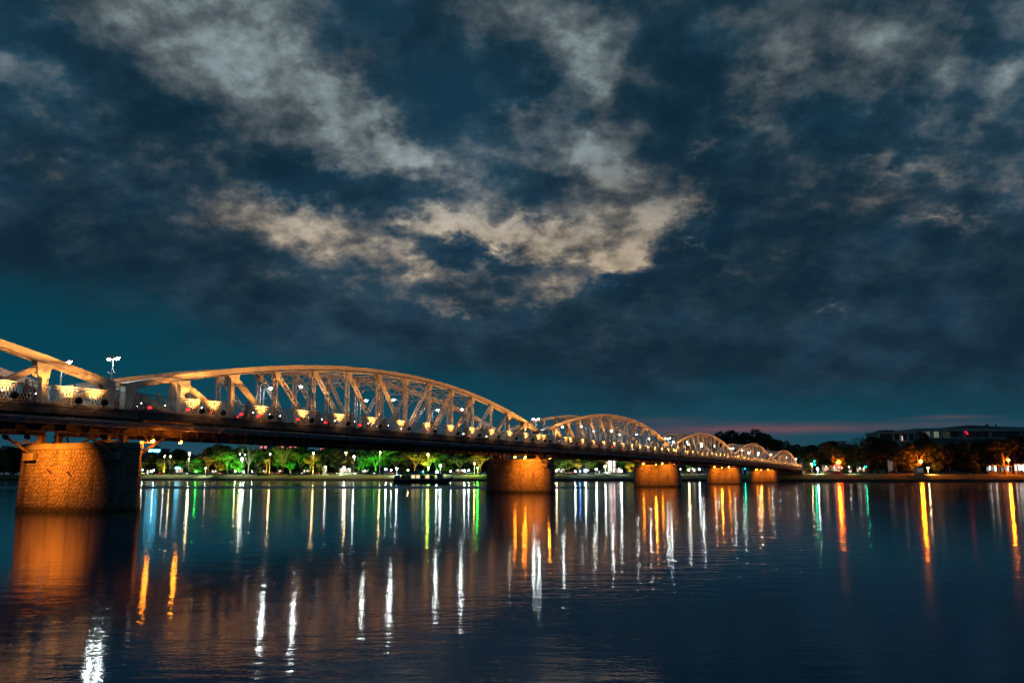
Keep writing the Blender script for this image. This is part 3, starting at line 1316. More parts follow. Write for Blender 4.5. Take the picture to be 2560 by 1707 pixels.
def make_tree(kind, seed):
    """unit tree: 1 m = 1 m, about 12 m tall; returns (trunk mesh, crown mesh or None)"""
    rs = random.Random(seed)
    tk, cr = MB(), MB()
    lobes = []
    if kind == 'round':
        H, th = 12.0, 3.6
        tube_limb(tk, (0, 0, -.4), (.3, .1, th), .34, .24, .2, rs, 7)
        for i in range(7):
            a = i * 2.4 + rs.uniform(-.3, .3)
            rr = rs.uniform(1.8, 3.8)
            e = Vector((math.cos(a) * rr, math.sin(a) * rr, rs.uniform(5.5, 9.6)))
            tube_limb(tk, (.3, .1, th - rs.uniform(0, .8)), e, .17, .05, .5, rs)
            lobes.append((e, rs.uniform(1.5, 2.4), rs.uniform(1.1, 1.7)))
        lobes.append((Vector((.2, 0, 10.0)), 2.2, 1.8))
        n, sz = 3900, .58
    elif kind == 'umbrella':
        th = 5.2
        tube_limb(tk, (0, 0, -.4), (-.3, .2, th), .36, .24, .3, rs, 7)
        for i in range(8):
            a = i * .785 + rs.uniform(-.3, .3)
            rr = rs.uniform(2.8, 5.4)
            e = Vector((math.cos(a) * rr, math.sin(a) * rr, rs.uniform(8.4, 11.0)))
            tube_limb(tk, (-.3, .2, th - rs.uniform(0, 1.2)), e, .16, .05, .7, rs)
            lobes.append((e, rs.uniform(1.7, 2.5), rs.uniform(.55, .85)))
        lobes.append((Vector((0, 0, 11.2)), 2.6, .8))
        n, sz = 3400, .52
    elif kind == 'tall':
        th = 5.5
        tube_limb(tk, (0, 0, -.4), (.2, 0, 11.0), .36, .10, .2, rs, 7)
        for i in range(11):
            a = i * 2.4
            zz = 4.0 + i * .72
            rr = rs.uniform(1.0, 2.6) * (1.25 - i * .07)
            e = Vector((math.cos(a) * rr, math.sin(a) * rr, zz + .8))
            tube_limb(tk, (.1, 0, zz - .8), e, .11, .04, .3, rs)
            lobes.append((e, rs.uniform(1.2, 1.9), rs.uniform(1.0, 1.5)))
        n, sz = 3900, .58
    elif kind == 'bush':
        tube_limb(tk, (0, 0, -.4), (.1, 0, 3.0), .22, .12, .2, rs, 6)
        for i in range(9):
            a = i * 1.35 + rs.uniform(-.3, .3)
            rr = rs.uniform(1.4, 3.4)
            e = Vector((math.cos(a) * rr, math.sin(a) * rr, rs.uniform(1.7, 9.0)))
            tube_limb(tk, (.1, 0, 1.4), e, .10, .03, .4, rs)
            lobes.append((e, rs.uniform(1.6, 2.4), rs.uniform(1.3, 2.0)))
        lobes.append((Vector((0, 0, 9.6)), 1.9, 2.0))
        n, sz = 3600, .58
    elif kind == 'bare':
        tube_limb(tk, (0, 0, -.4), (.2, 0, 4.2), .30, .2, .3, rs, 7)
        for i in range(9):
            a = i * 2.4 + rs.uniform(-.4, .4)
            rr = rs.uniform(1.6, 4.2)
            e = Vector((math.cos(a) * rr, math.sin(a) * rr, rs.uniform(8.0, 12.0)))
            tube_limb(tk, (.2, 0, 4.2 - rs.uniform(0, 1.6)), e, .13, .03, .6, rs)
            for q in range(3):
                e2 = e + Vector((rs.uniform(-1.4, 1.4), rs.uniform(-1.4, 1.4), rs.uniform(-.4, 1.3)))
                tube_limb(tk, e.lerp(Vector((.2, 0, 4.2)), .3), e2, .045, .015, .2, rs, 4)
            lobes.append((e, 1.3, .8))
        n, sz = 520, .36
    elif kind == 'palm':
        tube_limb(tk, (0, 0, -.4), (.3, .2, 9.0), .24, .17, .3, rs, 8)
        for i in range(22):
            a = i * 2.4
            el = rs.uniform(-.3, 1.25)
            ln = rs.uniform(2.6, 3.6)
            pts = []
            for q in range(7):
                u = q / 6
                rr = ln * u * math.cos(el * (1 - u * .7)) if el > 0 else ln * u * .8
                zz = ln * u * math.sin(el) - 2.0 * u * u * (1.1 - el * .4)
                pts.append(Vector((.3 + math.cos(a) * rr, .2 + math.sin(a) * rr, 9.0 + zz)))
            for p, q in zip(pts, pts[1:]):
                d = (q - p).normalized()
                s = d.cross(Vector((0, 0, 1)))
                if s.length < .01:
                    s = Vector((1, 0, 0))
                s.normalize()
                for f_ in range(3):
                    c = p.lerp(q, (f_ + .5) / 3)
                    for sg in (-1, 1):
                        tip = c + s * (sg * .62) + d * .35 + Vector((0, 0, -.28))
                        b = len(cr.v)
                        cr.v += [tuple(c), tuple(c + d * .16), tuple(tip)]
                        cr.f.append((b, b + 1, b + 2))
        n, sz = 0, 0
    tot = sum(l[1] ** 2 * l[2] for l in lobes) or 1
    for (c, rx, rz) in lobes:
        cnt = int(n * rx * rx * rz / tot)
        for i in range(cnt):
            while True:
                p = Vector((rs.uniform(-1, 1), rs.uniform(-1, 1), rs.uniform(-1, 1)))
                if .05 < p.length < 1:
                    break
            p = p.normalized() * (p.length ** .45) * rs.uniform(.75, 1.12)
            q = c + Vector((p.x * rx, p.y * rx, p.z * rz))
            nrm = (p.normalized() * .6 + Vector((rs.uniform(-1, 1), rs.uniform(-1, 1), rs.uniform(-.6, 1)))).normalized()
            a = nrm.orthogonal().normalized()
            ang = rs.uniform(0, 6.283)
            a = (a * math.cos(ang) + nrm.cross(a) * math.sin(ang))
            b_ = nrm.cross(a)
            s = sz * rs.uniform(.55, 1.25)
            b = len(cr.v)
            cr.v += [tuple(q - a * s * .5), tuple(q + b_ * s * .34), tuple(q + a * s * .6), tuple(q - b_ * s * .34)]
            cr.f.append((b, b + 1, b + 2, b + 3))
    return tk, cr


TREE = {}
for kind, seeds in (('round', (1, 2, 3)), ('umbrella', (4, 5)), ('tall', (6, 7)), ('bush', (8, 9)), ('bare', (10, 11)), ('palm', (12,))):
    for si_, s in enumerate(seeds):
        tk, cr = make_tree(kind, s)
        tm = tk.mesh('trunk', M['palebark'] if kind in ('palm', 'bare') else M['bark'], True)
        top = max(v[2] for v in cr.v)
        wid = max(abs(v[0]) for v in cr.v)
        TREE[(kind, si_)] = (tm, cr, top, wid, {})
TN = {k: sum(1 for a in TREE if a[0] == k) for k in ('round', 'umbrella', 'tall', 'bush', 'bare', 'palm')}
tcount = {}


def tree(px, ytop, off, kind, label, wscale=1.0, leaf='leaf', group='trees on the far bank'):
    i = tcount.get(kind, 0)
    tcount[kind] = i + 1
    tm, cr, top, wid, cache = TREE[(kind, i % TN[kind])]
    if leaf not in cache:
        cache[leaf] = cr.mesh('crown', M[leaf])
    d = shore_d(px) + off
    base = at(px, 1190, d)
    base.z = ground_h(off)
    H = at(px, ytop, d).z - base.z
    s = H / top
    root = thing('tree' if kind != 'palm' else 'palm_tree', label, 'tree' if kind != 'palm' else 'palm tree', base, rng.uniform(0, 6.28), group)
    root.scale = (s * wscale, s * wscale, s)
    link('trunk', tm, root)
    link('crown', cache[leaf], root)
    return root


GL = 'trees on the bank beyond the big span'
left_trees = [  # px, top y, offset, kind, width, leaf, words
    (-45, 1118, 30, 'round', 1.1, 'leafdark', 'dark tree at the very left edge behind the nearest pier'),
    (4, 1128, 22, 'bush', 1.0, 'leaflamplit', 'yellow lit leafy tree left of the nearest pier'),
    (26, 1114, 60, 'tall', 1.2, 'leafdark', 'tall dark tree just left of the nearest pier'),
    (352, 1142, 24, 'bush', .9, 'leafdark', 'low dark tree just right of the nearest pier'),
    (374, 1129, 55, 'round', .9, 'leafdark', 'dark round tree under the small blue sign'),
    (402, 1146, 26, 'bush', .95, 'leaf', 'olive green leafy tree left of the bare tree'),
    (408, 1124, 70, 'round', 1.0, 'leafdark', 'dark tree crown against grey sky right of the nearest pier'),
    (428, 1140, 18, 'bare', .8, 'leaflamplit', 'pale bare branched tree beside the cyan shop sign'),
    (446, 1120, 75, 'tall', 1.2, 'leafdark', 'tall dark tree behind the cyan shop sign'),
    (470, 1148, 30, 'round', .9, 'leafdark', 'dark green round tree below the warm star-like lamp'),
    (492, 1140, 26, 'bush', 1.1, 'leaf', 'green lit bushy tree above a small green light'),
    (519, 1139, 17, 'umbrella', .62, 'leaflamplit', 'spreading yellow lit tree left of the big green tree'),
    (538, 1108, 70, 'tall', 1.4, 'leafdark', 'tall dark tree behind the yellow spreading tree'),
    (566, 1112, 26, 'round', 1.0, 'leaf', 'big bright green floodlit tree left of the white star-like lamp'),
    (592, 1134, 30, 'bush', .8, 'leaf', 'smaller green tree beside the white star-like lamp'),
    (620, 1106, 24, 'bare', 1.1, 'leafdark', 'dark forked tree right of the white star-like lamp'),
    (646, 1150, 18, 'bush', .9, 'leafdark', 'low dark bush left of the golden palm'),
    (665, 1146, 14, 'palm', .8, 'leaflamplit', 'golden lit palm on the grassy bank'),
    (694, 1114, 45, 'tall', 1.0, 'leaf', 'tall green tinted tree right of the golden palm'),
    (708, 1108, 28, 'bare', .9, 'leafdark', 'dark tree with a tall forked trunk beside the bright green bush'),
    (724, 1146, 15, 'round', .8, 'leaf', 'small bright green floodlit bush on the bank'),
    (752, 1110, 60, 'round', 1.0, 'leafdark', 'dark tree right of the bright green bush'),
    (777, 1130, 20, 'round', .85, 'leaflamplit', 'yellow lit tree beside a lamp under mid span'),
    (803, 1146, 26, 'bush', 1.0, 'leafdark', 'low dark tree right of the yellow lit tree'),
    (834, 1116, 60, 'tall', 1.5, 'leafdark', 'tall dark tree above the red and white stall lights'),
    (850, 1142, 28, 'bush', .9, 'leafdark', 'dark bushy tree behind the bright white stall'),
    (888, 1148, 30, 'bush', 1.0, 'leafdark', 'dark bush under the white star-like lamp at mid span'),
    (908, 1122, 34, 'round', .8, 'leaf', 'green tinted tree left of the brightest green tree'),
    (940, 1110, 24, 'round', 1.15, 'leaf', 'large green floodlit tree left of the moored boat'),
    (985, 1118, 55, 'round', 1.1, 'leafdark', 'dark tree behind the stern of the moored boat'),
    (1036, 1132, 22, 'umbrella', .75, 'leaflamplit', 'yellow lit spreading tree over the moored boat'),
    (1070, 1122, 24, 'round', .8, 'leaflamplit', 'yellow and green lit tree beside the green lamp'),
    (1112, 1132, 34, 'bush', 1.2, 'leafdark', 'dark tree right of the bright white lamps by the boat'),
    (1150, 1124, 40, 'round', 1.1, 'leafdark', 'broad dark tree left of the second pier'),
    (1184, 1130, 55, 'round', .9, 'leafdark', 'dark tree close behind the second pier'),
    (1200, 1134, 20, 'umbrella', .7, 'leaflamplit', 'yellow lit tree touching the left side of the second pier'),
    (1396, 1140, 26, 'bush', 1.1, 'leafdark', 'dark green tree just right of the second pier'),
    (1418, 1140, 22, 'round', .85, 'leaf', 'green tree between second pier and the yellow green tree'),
    (1446, 1144, 18, 'round', .8, 'leaflamplit', 'yellow green lit tree under the second whole span'),
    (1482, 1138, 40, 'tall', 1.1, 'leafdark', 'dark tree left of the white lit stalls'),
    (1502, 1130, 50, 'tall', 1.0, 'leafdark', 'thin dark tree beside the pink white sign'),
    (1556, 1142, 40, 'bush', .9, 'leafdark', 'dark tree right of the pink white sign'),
    (1576, 1142, 18, 'bush', .95, 'leaflamplit', 'green lit tree left of the third pier'),
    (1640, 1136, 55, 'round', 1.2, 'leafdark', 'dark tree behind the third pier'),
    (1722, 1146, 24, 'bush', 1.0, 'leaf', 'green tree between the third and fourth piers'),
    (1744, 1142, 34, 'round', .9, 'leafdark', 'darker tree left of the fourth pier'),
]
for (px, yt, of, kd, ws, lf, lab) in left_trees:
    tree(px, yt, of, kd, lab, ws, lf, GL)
hill = [(1738, 1080, 130), (1774, 1084, 150), (1803, 1076, 120), (1832, 1073, 130), (1862, 1078, 110), (1893, 1070, 105), (1915, 1082, 90),
        (1940, 1094, 80), (1968, 1100, 60), (1996, 1108, 50)]
for i, (px, yt, of) in enumerate(hill):
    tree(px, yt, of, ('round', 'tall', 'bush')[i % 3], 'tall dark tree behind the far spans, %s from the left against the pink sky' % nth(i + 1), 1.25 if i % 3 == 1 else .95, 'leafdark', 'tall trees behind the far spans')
r3 = random.Random(21)
px, i = -70, 0
while px < 1800:
    i += 1
    yt = r3.uniform(1124, 1134) if 330 < px < 505 else r3.uniform(1108, 1124) if px < 1230 else r3.uniform(1128, 1142)
    tree(px, yt, r3.uniform(78, 118), ('bush', 'bush', 'tall')[i % 3], 'dark tree in the back row beyond the bridge, %s from the left' % nth(i), 1.35, 'leafdark', 'back row of dark trees beyond the bridge')
    px += 25 + r3.uniform(-5, 5)
px, i = 340, 0
MIDX = []
while px < 1590:
    if not 1212 < px < 1386:
        i += 1
        lim = 1134 if px < 505 else 1116 if px < 1230 else 1134
        tree(px, lim + r3.uniform(0, 14), r3.uniform(36, 52), ('round', 'bush', 'umbrella', 'tall')[i % 4], 'mid green tree in the second row beyond the bridge, %s from the left' % nth(i), 1.05, 'leafdark', 'second row of trees beyond the bridge')
        MIDX.append((px, i))
    px += 27 + r3.uniform(-6, 6)
px, i = 2010, 0
while px < 2620:
    i += 1
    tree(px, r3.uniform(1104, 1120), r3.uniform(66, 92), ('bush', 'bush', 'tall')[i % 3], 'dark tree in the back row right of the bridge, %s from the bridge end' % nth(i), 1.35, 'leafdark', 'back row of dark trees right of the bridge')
    px += 27 + r3.uniform(-5, 5)
right_trees = [(2014, 1112, 22, 'bush', 1.0), (2036, 1126, 40, 'round', .9), (2058, 1118, 50, 'round', .9), (2082, 1100, 24, 'umbrella', .9),
               (2106, 1116, 22, 'bush', .9), (2124, 1112, 50, 'round', .9), (2146, 1092, 60, 'bare', 1.0), (2170, 1098, 30, 'round', .9), (2196, 1088, 34, 'tall', 1.3),
               (2216, 1084, 40, 'bush', .9), (2242, 1108, 22, 'round', .8), (2272, 1104, 26, 'bush', .9), (2302, 1096, 24, 'round', 1.1),
               (2318, 1076, 60, 'tall', .9), (2346, 1104, 24, 'bush', 1.1), (2382, 1102, 30, 'round', 1.1), (2416, 1100, 26, 'bush', 1.1),
               (2450, 1098, 34, 'round', 1.1), (2482, 1094, 30, 'bush', 1.2), (2514, 1098, 20, 'umbrella', .9), (2546, 1084, 40, 'round', 1.2), (2590, 1090, 30, 'bush', 1.2)]
rw = {3: 'umbrella shaped tree lit red-orange by the lamp beneath it', 12: 'broad tree over the middle orange lamp on the dark bank',
      19: 'spreading tree lit by the orange lamp farthest to the right', 6: 'sparse tall tree beside the white star-like lamp on the dark bank'}
for i, (px, yt, of, kd, ws) in enumerate(right_trees):
    tree(px, yt, of, kd, rw.get(i, 'dark tree on the bank right of the bridge, %s from the bridge end' % nth(i + 1)), ws, 'leafdark', 'dark trees on the bank right of the bridge')

# ------------------------------------------------------------------ lamps on the far bank
DOWN = {}
for c_, rgb, en in (('white', (.9, 1.0, .75), 5000), ('warm', (1.0, .78, .30), 7000), ('yellow', (1.0, .80, .15), 7000)):
    DOWN[c_] = bpy.data.lights.new('downlight_' + c_, 'SPOT')
    DOWN[c_].energy, DOWN[c_].color, DOWN[c_].spot_size, DOWN[c_].spot_blend, DOWN[c_].shadow_soft_size = en, rgb, R(116), .5, .2


def bank_lamp(px, py, off, col, r, label, pole=True, name='park_lamp', group='lamps on the far bank'):
    d = shore_d(px) + off
    h = at(px, py, d)
    gz = ground_h(off)
    root = thing(name, label, 'lamp', (h.x, h.y, gz), 0, group)
    hz = max(.25, h.z - gz)
    if pole:
        mb = MB().tube([(0, .12, -.2), (0, .12, hz * .6), (0, .10, hz + r * .3)], [.11, .075, .05], 6)
        mb.tube([(0, .12, -.2), (0, .12, .5)], .16, 6)
        mb.build('post', M['galv'], root)
        MB().lathe([(r * .9, hz + r * .78), (r * .5, hz + r * 1.15), (r * .1, hz + r * 1.25)], 8).build('cap', M['darkmetal'], root)
    else:
        MB().box(-.15, .15, .05, .25, -.2, hz - r * .6).build('base', M['darkmetal'], root)
    MB().ico((0, 0, hz), r).build('globe', E[col], root)
    if pole and col in DOWN:
        l = link('lamp', DOWN[col], root, (0, -.1, hz - r - .1))
        l.rotation_euler = Vector((0, -.22, -1)).to_track_quat('-Z', 'Y').to_euler()
    return root


LAMPS = [  # px, py, offset, colour, radius, words
    (474, 1133, 30, 'warm', .50, 'warm star-like street lamp right of the nearest pier'),
    (472, 1146, 18, 'white', .22, 'small white lamp just below the warm star-like lamp'),
    (412, 1139, 22, 'white', .26, 'white park lamp left of the paired lamps near the cyan sign'),
    (426, 1140, 22, 'warm', .26, 'warm park lamp over the cyan shop sign'),
    (347, 1128, 40, 'warm', .26, 'yellowish lamp touching the nearest pier'),
    (356, 1174, 12, 'white', .30, 'white low lamp right beside the nearest pier'),
    (384, 1175, 12, 'white', .30, 'white low lamp between the nearest pier and the bare tree'),
    (490, 1178, 14, 'green', .20, 'small green floodlight under the green bushy tree'),
    (514, 1170, 12, 'white', .20, 'small white lamp under the spreading yellow tree'),
    (588, 1178, 14, 'warm', .32, 'warm white low lamp under the big bright green tree'),
    (605, 1147, 20, 'white', .62, 'brightest white star-like lamp under the big span'),
    (600, 1134, 40, 'warm', .26, 'small warm lamp above the brightest white lamp'),
    (613, 1137, 45, 'white', .26, 'small white lamp above right of the brightest white lamp'),
    (609, 1179, 12, 'white', .28, 'low white lamp under the brightest white lamp'),
    (630, 1178, 14, 'white', .26, 'low white lamp beside the dark forked tree'),
    (675, 1134, 14, 'warm', .32, 'tall cream lamp beside the golden palm'),
    (784, 1132, 16, 'warm', .36, 'tall warm lamp beside the yellow lit tree'),
    (814, 1166, 24, 'white', .32, 'white lamp above the red stall banner'),
    (860, 1168, 22, 'white', .42, 'large white lamp over the bright stall at mid span'),
    (865, 1131, 16, 'warm', .32, 'tall warm lamp above the bright stall'),
    (885, 1141, 24, 'white', .42, 'white star-like lamp left of the large green tree'),
    (950, 1131, 12, 'warm', .34, 'warm tall lamp in front of the large green tree'),
    (965, 1172, 14, 'white', .36, 'white lamp right of the large green tree'),
    (978, 1174, 14, 'white', .22, 'small white lamp left of the boat stern'),
    (992, 1171, 14, 'white', .40, 'white lamp above the boat stern'),
    (1020, 1175, 14, 'warm', .26, 'warm low lamp above the boat roof'),
    (1070, 1136, 18, 'yellow', .42, 'yellow tall lamp inside the tree over the boat'),
    (1072, 1169, 14, 'green', .42, 'green star-like lamp above the boat'),
    (1101, 1164, 14, 'white', .55, 'large white lamp right of the green star-like lamp'),
    (1092, 1179, 10, 'white', .52, 'large white low lamp over the boat bow'),
    (1127, 1177, 14, 'white', .30, 'white low lamp right of the boat'),
    (1161, 1176, 14, 'white', .38, 'left one of two white low lamps before the second pier'),
    (1172, 1175, 14, 'white', .30, 'right one of two white low lamps before the second pier'),
    (1194, 1169, 14, 'green', .40, 'green star-like lamp touching the second pier'),
    (1186, 1158, 16, 'yellow', .28, 'yellow lamp touching the second pier'),
    (1391, 1176, 16, 'warm', .34, 'warm low lamp just right of the second pier'),
    (1438, 1178, 14, 'white', .34, 'white low lamp under the yellow green tree'),
    (1450, 1177, 14, 'blue', .26, 'small blue lamp under the second whole span'),
    (1464, 1177, 14, 'white', .40, 'white low lamp right of the small blue lamp'),
    (1491, 1173, 18, 'white', .38, 'white lamp left of the pink white sign'),
    (1513, 1165, 22, 'white', .40, 'white lamp close beside the pink white sign'),
    (1553, 1177, 14, 'white', .42, 'white lamp left of the green tree by the third pier'),
    (1700, 1172, 16, 'white', .30, 'white lamp just right of the third pier'),
    (1722, 1174, 16, 'warm', .30, 'warm lamp between the third and fourth piers'),
    (1748, 1173, 18, 'white', .30, 'white lamp between third and fourth piers, beside the dark tree'),
    (2029, 1159, 22, 'warm', .28, 'warm lamp beside the green traffic lights'),
    (2044, 1171, 18, 'white', .32, 'white low lamp right of the green traffic lights'),
    (2003, 1145, 30, 'white', .30, 'white lamp above the far end of the bridge'),
    (2147, 1123, 70, 'white', .48, 'white star-like lamp high among the dark trees'),
    (2167, 1118, 75, 'white', .20, 'tiny white lamp high right of the white star-like lamp'),
    (2125, 1167, 22, 'white', .28, 'small white lamp right of the first orange lamp'),
    (2104, 1169, 16, 'red', .27, 'red lamp just below the first orange street lamp'),
    (2320, 1169, 20, 'warm', .26, 'small warm lamp beside the white kiosk'),
]
for (px, py, of, c, r_, lab) in LAMPS:
    bank_lamp(px, py, of, c, r_, lab, pole=py < 1172)
for (px, py, of, r_, lab) in ((2096.6, 1155, 21, .62, 'first orange street lamp right of the bridge'),
                              (2301.7, 1153, 21, .62, 'middle orange street lamp on the dark bank'),
                              (2521, 1150, 18, .50, 'last orange street lamp near the right edge')):
    bank_lamp(px, py, of, 'orange', r_, lab, True, 'street_lamp', 'orange lamps on the dark bank')


gf_light = bpy.data.lights.new('green_flood_lamp', 'SPOT')
gf_light.energy = 20000
gf_light.color = (.09, 1.0, .05)
gf_light.spot_size = R(100)
gf_light.spot_blend = .6
gf_light.shadow_soft_size = .15
yfill_light = gf_light.copy()  # added fill for trees that the street lamps turn yellow
yfill_light.color = (1.0, .72, .06)
yfill_light.energy = 19000
ofill_light = gf_light.copy()  # added dim fill that lifts the foliage, no real fixture
ofill_light.color = (.62, .9, .22)
ofill_light.energy = 5000


def tree_flood(px, off, kind, label):
    d = shore_d(px) + off
    b = at(px, 1190, d)
    root = thing('tree_floodlight', label, 'floodlight', (b.x, b.y, ground_h(off)), 0, 'floodlights under the trees')
    MB().box(-.3, .3, -.18, .18, -.2, .22).build('housing', M['darkmetal'], root)
    MB().bar((0, -.22, -.1), (0, -.22, .3), .5, .05).build('shield', M['darkmetal'], root)
    l = link('lamp', {'g': gf_light, 'y': yfill_light, 'o': ofill_light}[kind], root, (0, .1, .42))
    l.rotation_euler = Vector((0, .62, 1)).to_track_quat('-Z', 'Y').to_euler()


for (px, off, kd, lab) in ((490, 21, 'g', 'under the green bushy tree'), (560, 19, 'g', 'left under the big bright green tree'), (576, 20, 'g', 'right under the big bright green tree'),
                           (724, 10, 'g', 'under the small bright green bush'), (905, 28, 'g', 'under the green tinted tree'), (932, 17, 'g', 'left under the large green tree by the boat'),
                           (948, 18, 'g', 'right under the large green tree by the boat'), (1074, 19, 'g', 'under the tree beside the green lamp'), (694, 34, 'g', 'under the tall green tinted tree'),
                           (519, 11, 'y', 'under the spreading yellow tree'), (777, 14, 'y', 'under the yellow lit tree at mid span'), (1034, 15, 'y', 'under the spreading yellow tree by the boat'),
                           (1066, 17, 'y', 'under the yellow tree by the boat'), (1200, 13, 'y', 'under the yellow tree at the second pier'), (1446, 11, 'y', 'under the yellow green tree'),
                           (1576, 11, 'y', 'under the green tree by the third pier'), (402, 18, 'y', 'under the olive green tree'), (665, 9, 'y', 'under the golden palm'),
                           (352, 17, 'o', 'under the low dark tree at the nearest pier'), (470, 22, 'o', 'under the dark green round tree'), (592, 24, 'o', 'under the smaller green tree'),
                           (646, 12, 'o', 'under the low bush left of the palm'), (803, 20, 'o', 'under the low tree right of the yellow tree'), (850, 22, 'o', 'behind the bright white stall'),
                           (888, 23, 'o', 'under the bush at mid span'), (985, 44, 'o', 'behind the boat stern'), (1112, 26, 'o', 'right of the boat'), (1150, 31, 'o', 'under the broad dark tree'),
                           (1396, 19, 'o', 'right of the second pier'), (1418, 16, 'o', 'under the green tree by the second pier'), (1482, 32, 'o', 'left of the white lit stalls'),
                           (1722, 18, 'o', 'between third and fourth piers'), (752, 50, 'o', 'right of the bright green bush'), (620, 18, 'o', 'under the dark forked tree')):
    tree_flood(px, off, kd, {'g': 'green', 'y': 'yellow', 'o': 'added dim olive'}[kd] + ' ground floodlight ' + lab)

for (px, i) in MIDX:  # added uplights that brighten the second row
    if i % 2 == 0:
        tree_flood(px, 29, 'oyg'[(i // 2) % 3] if i % 3 else 'o', 'small added ground floodlight below the %s tree of the second row' % nth(i))


# traffic lights at the bridge end
def traffic_light(px, py, off, label):
    d = shore_d(px) + off
    h = at(px, py, d)
    gz = ground_h(off)
    root = thing('traffic_light', label, 'traffic light', (h.x, h.y, gz), 0, 'green traffic lights at the bridge end')
    hz = h.z - gz
    MB().tube([(0, .3, -.2), (0, .3, hz + 1.0)], .09, 7).build('post', M['darkmetal'], root)
    MB().box(-.28, .28, -.05, .22, hz - .35, hz + 1.15).build('housing', M['darkmetal'], root)
    for q, (m_, z) in enumerate((('off', 0.85), ('off', .42), ('on', 0.0))):
        mb = MB().lathe([(.17, 0), (.13, .06)], 10)
        mb.v = [(p[0], -.052 - p[2], hz + z + p[1]) for p in mb.v]
        mb.build('lens', E['trafficgreen'] if m_ == 'on' else M['darkmetal'], root)
    MB().ico((0, -.12, hz), .17).build('lit_lens', E['trafficgreen'], root)
    return root


traffic_light(2014, 1147, 26, 'green traffic light nearest the bridge end, set back')
traffic_light(2036, 1153, 16, 'upper green traffic light beside the warm lamp')
traffic_light(2036.5, 1161, 13, 'lower green traffic light beside the warm lamp')
traffic_light(2164, 1166, 16, 'green traffic light far right among the dark trees')
traffic_light(1862, 1171, 12, 'green signal light between the fourth and farthest piers')


# lit stalls
def stall(px, off, wpx, hh, col, label, banner=None):
    d = shore_d(px) + off
    b = at(px, 1190, d)
    gz = ground_h(off)
    w = wpx / 2272 * d
    root = thing('market_stall', label, 'stall', (b.x, b.y, gz), 0, 'lit stalls on the far bank')
    for sx in (-1, 1):
        for y in (-.9, .9):
            MB().box(sx * w / 2 - .05, sx * w / 2 + .05, y - .05, y + .05, -.3, hh).build('post', M['galv'], root)
    mb = MB().prism([(-1.25, hh - .1), (1.25, hh + .25), (1.25, hh + .33), (-1.25, hh - .02)], 'x', -w / 2 - .25, w / 2 + .25)
    mb.build('roof', M['concrete'], root)
    MB().box(-w / 2 + .06, w / 2 - .06, -.75, -.15, -.3, .85).build('counter', M['palebark'], root)
    rs = random.Random(int(px))
    nb = max(2, int(w / .75))
    for i in range(nb):
        x0, x1 = -w / 2 + .06 + (w - .12) * i / nb, -w / 2 + .06 + (w - .12) * (i + 1) / nb
        zz = rs.uniform(.9, 1.6)
        MB().box(x0 + .03, x1 - .03, .84, .88, zz, hh - rs.uniform(.15, .6)).build('glow_back', E[rs.choice((col, col, col, 'shopdim', 'shopwarm'))], root)  # lamplight on the stall back put in as glowing panels
        MB().box(x0 + .08, x1 - .08, .2, .7, .1, zz - rs.uniform(.05, .4)).build('goods', M[rs.choice(('bark', 'palebark', 'darkmetal', 'concrete'))], root)
    n = max(1, int(w / 1.5))
    for i in range(n):
        x = -w / 2 + w * (i + .5) / n
        MB().tube([(x, -.2, hh - .35), (x, -.2, hh - .22)], .10, 6).build('tube_light', E['head'], root)
    if banner:
        MB().box(-w * .3, w * .3, -1.31, -1.27, hh - .1, hh + .75).build('banner', E[banner], root)
    return root


STALLS = [(445, 24, 19, 3.4, 'shop', 'stall with a cyan lit sign beside the bare tree', 'cyan'), (372, 28, 16, 2.5, 'shop', 'white lit stall right of the nearest pier', None),
          (535, 26, 16, 2.3, 'shopwarm', 'dim warm lit stall left of the big green tree', None), (655, 28, 14, 2.2, 'shopwarm', 'dim warm stall behind the golden palm', None),
          (700, 28, 12, 2.3, 'shopwarm', 'warm lit stall left of the bright green bush', None), (765, 26, 16, 2.4, 'shopwarm', 'cream lit stall under the yellow lit tree', None),
          (812, 26, 8, 3.2, 'shopwarm', 'narrow stall with a red lit banner', 'redsign'), (862, 24, 28, 3.0, 'shop', 'bright white stall under mid span', None),
          (912, 28, 14, 2.4, 'shop', 'white stall left of the large green tree', None), (1150, 28, 20, 2.4, 'shopwarm', 'warm stall left of the second pier', None),
          (1402, 26, 20, 2.6, 'shop', 'white lit stall right of the second pier', None), (1466, 24, 14, 2.6, 'shop', 'white stall right of the blue lamp', None),
          (1530, 34, 17, 7.4, 'shop', 'tall pavilion with a pink white glowing sign', 'pink'), (1542, 18, 20, 2.9, 'shop', 'brightest white stall under the second whole span', None),
          (1732, 24, 16, 2.6, 'shop', 'white stall between third and fourth piers', None), (2066, 22, 16, 3.2, 'shopwarm', 'cream stall beyond the tree trunks left of the first orange lamp', None),
          (2092, 20, 22, 3.0, 'shopwarm', 'red lit stall under the first orange lamp', 'redsign'), (2155, 24, 20, 2.6, 'shopwarm', 'dim stall right of the first orange lamp', None),
          (2230, 26, 12, 6.5, 'windowdim', 'pale tall booth behind the dark trees', None), (2483, 22, 26, 3.4, 'shop', 'white lit stall left of the last orange lamp', None),
          (2517, 22, 20, 3.2, 'shop', 'white lit stall under the last orange lamp', None), (2553, 20, 24, 4.0, 'shop', 'brightest white stall at the right edge', None)]
for a in STALLS:
    stall(*a)


# ------------------------------------------------------------------ buildings
M['bwall'] = pbr('pale_render', (.52, .51, .50), .85, 0, .18, .3)
M['bwarm'] = pbr('cream_render', (.50, .46, .38), .85, 0, .18, .3)
M['bgrey'] = pbr('grey_render', (.33, .345, .37), .85, 0, .18, .3)
M['roofdark'] = pbr('dark_roof', (.06, .07, .08), .7, 0, .3, .5)
M['glassdark'] = pbr('dark_glass', (.012, .016, .02), .12, 0, .3, .5)


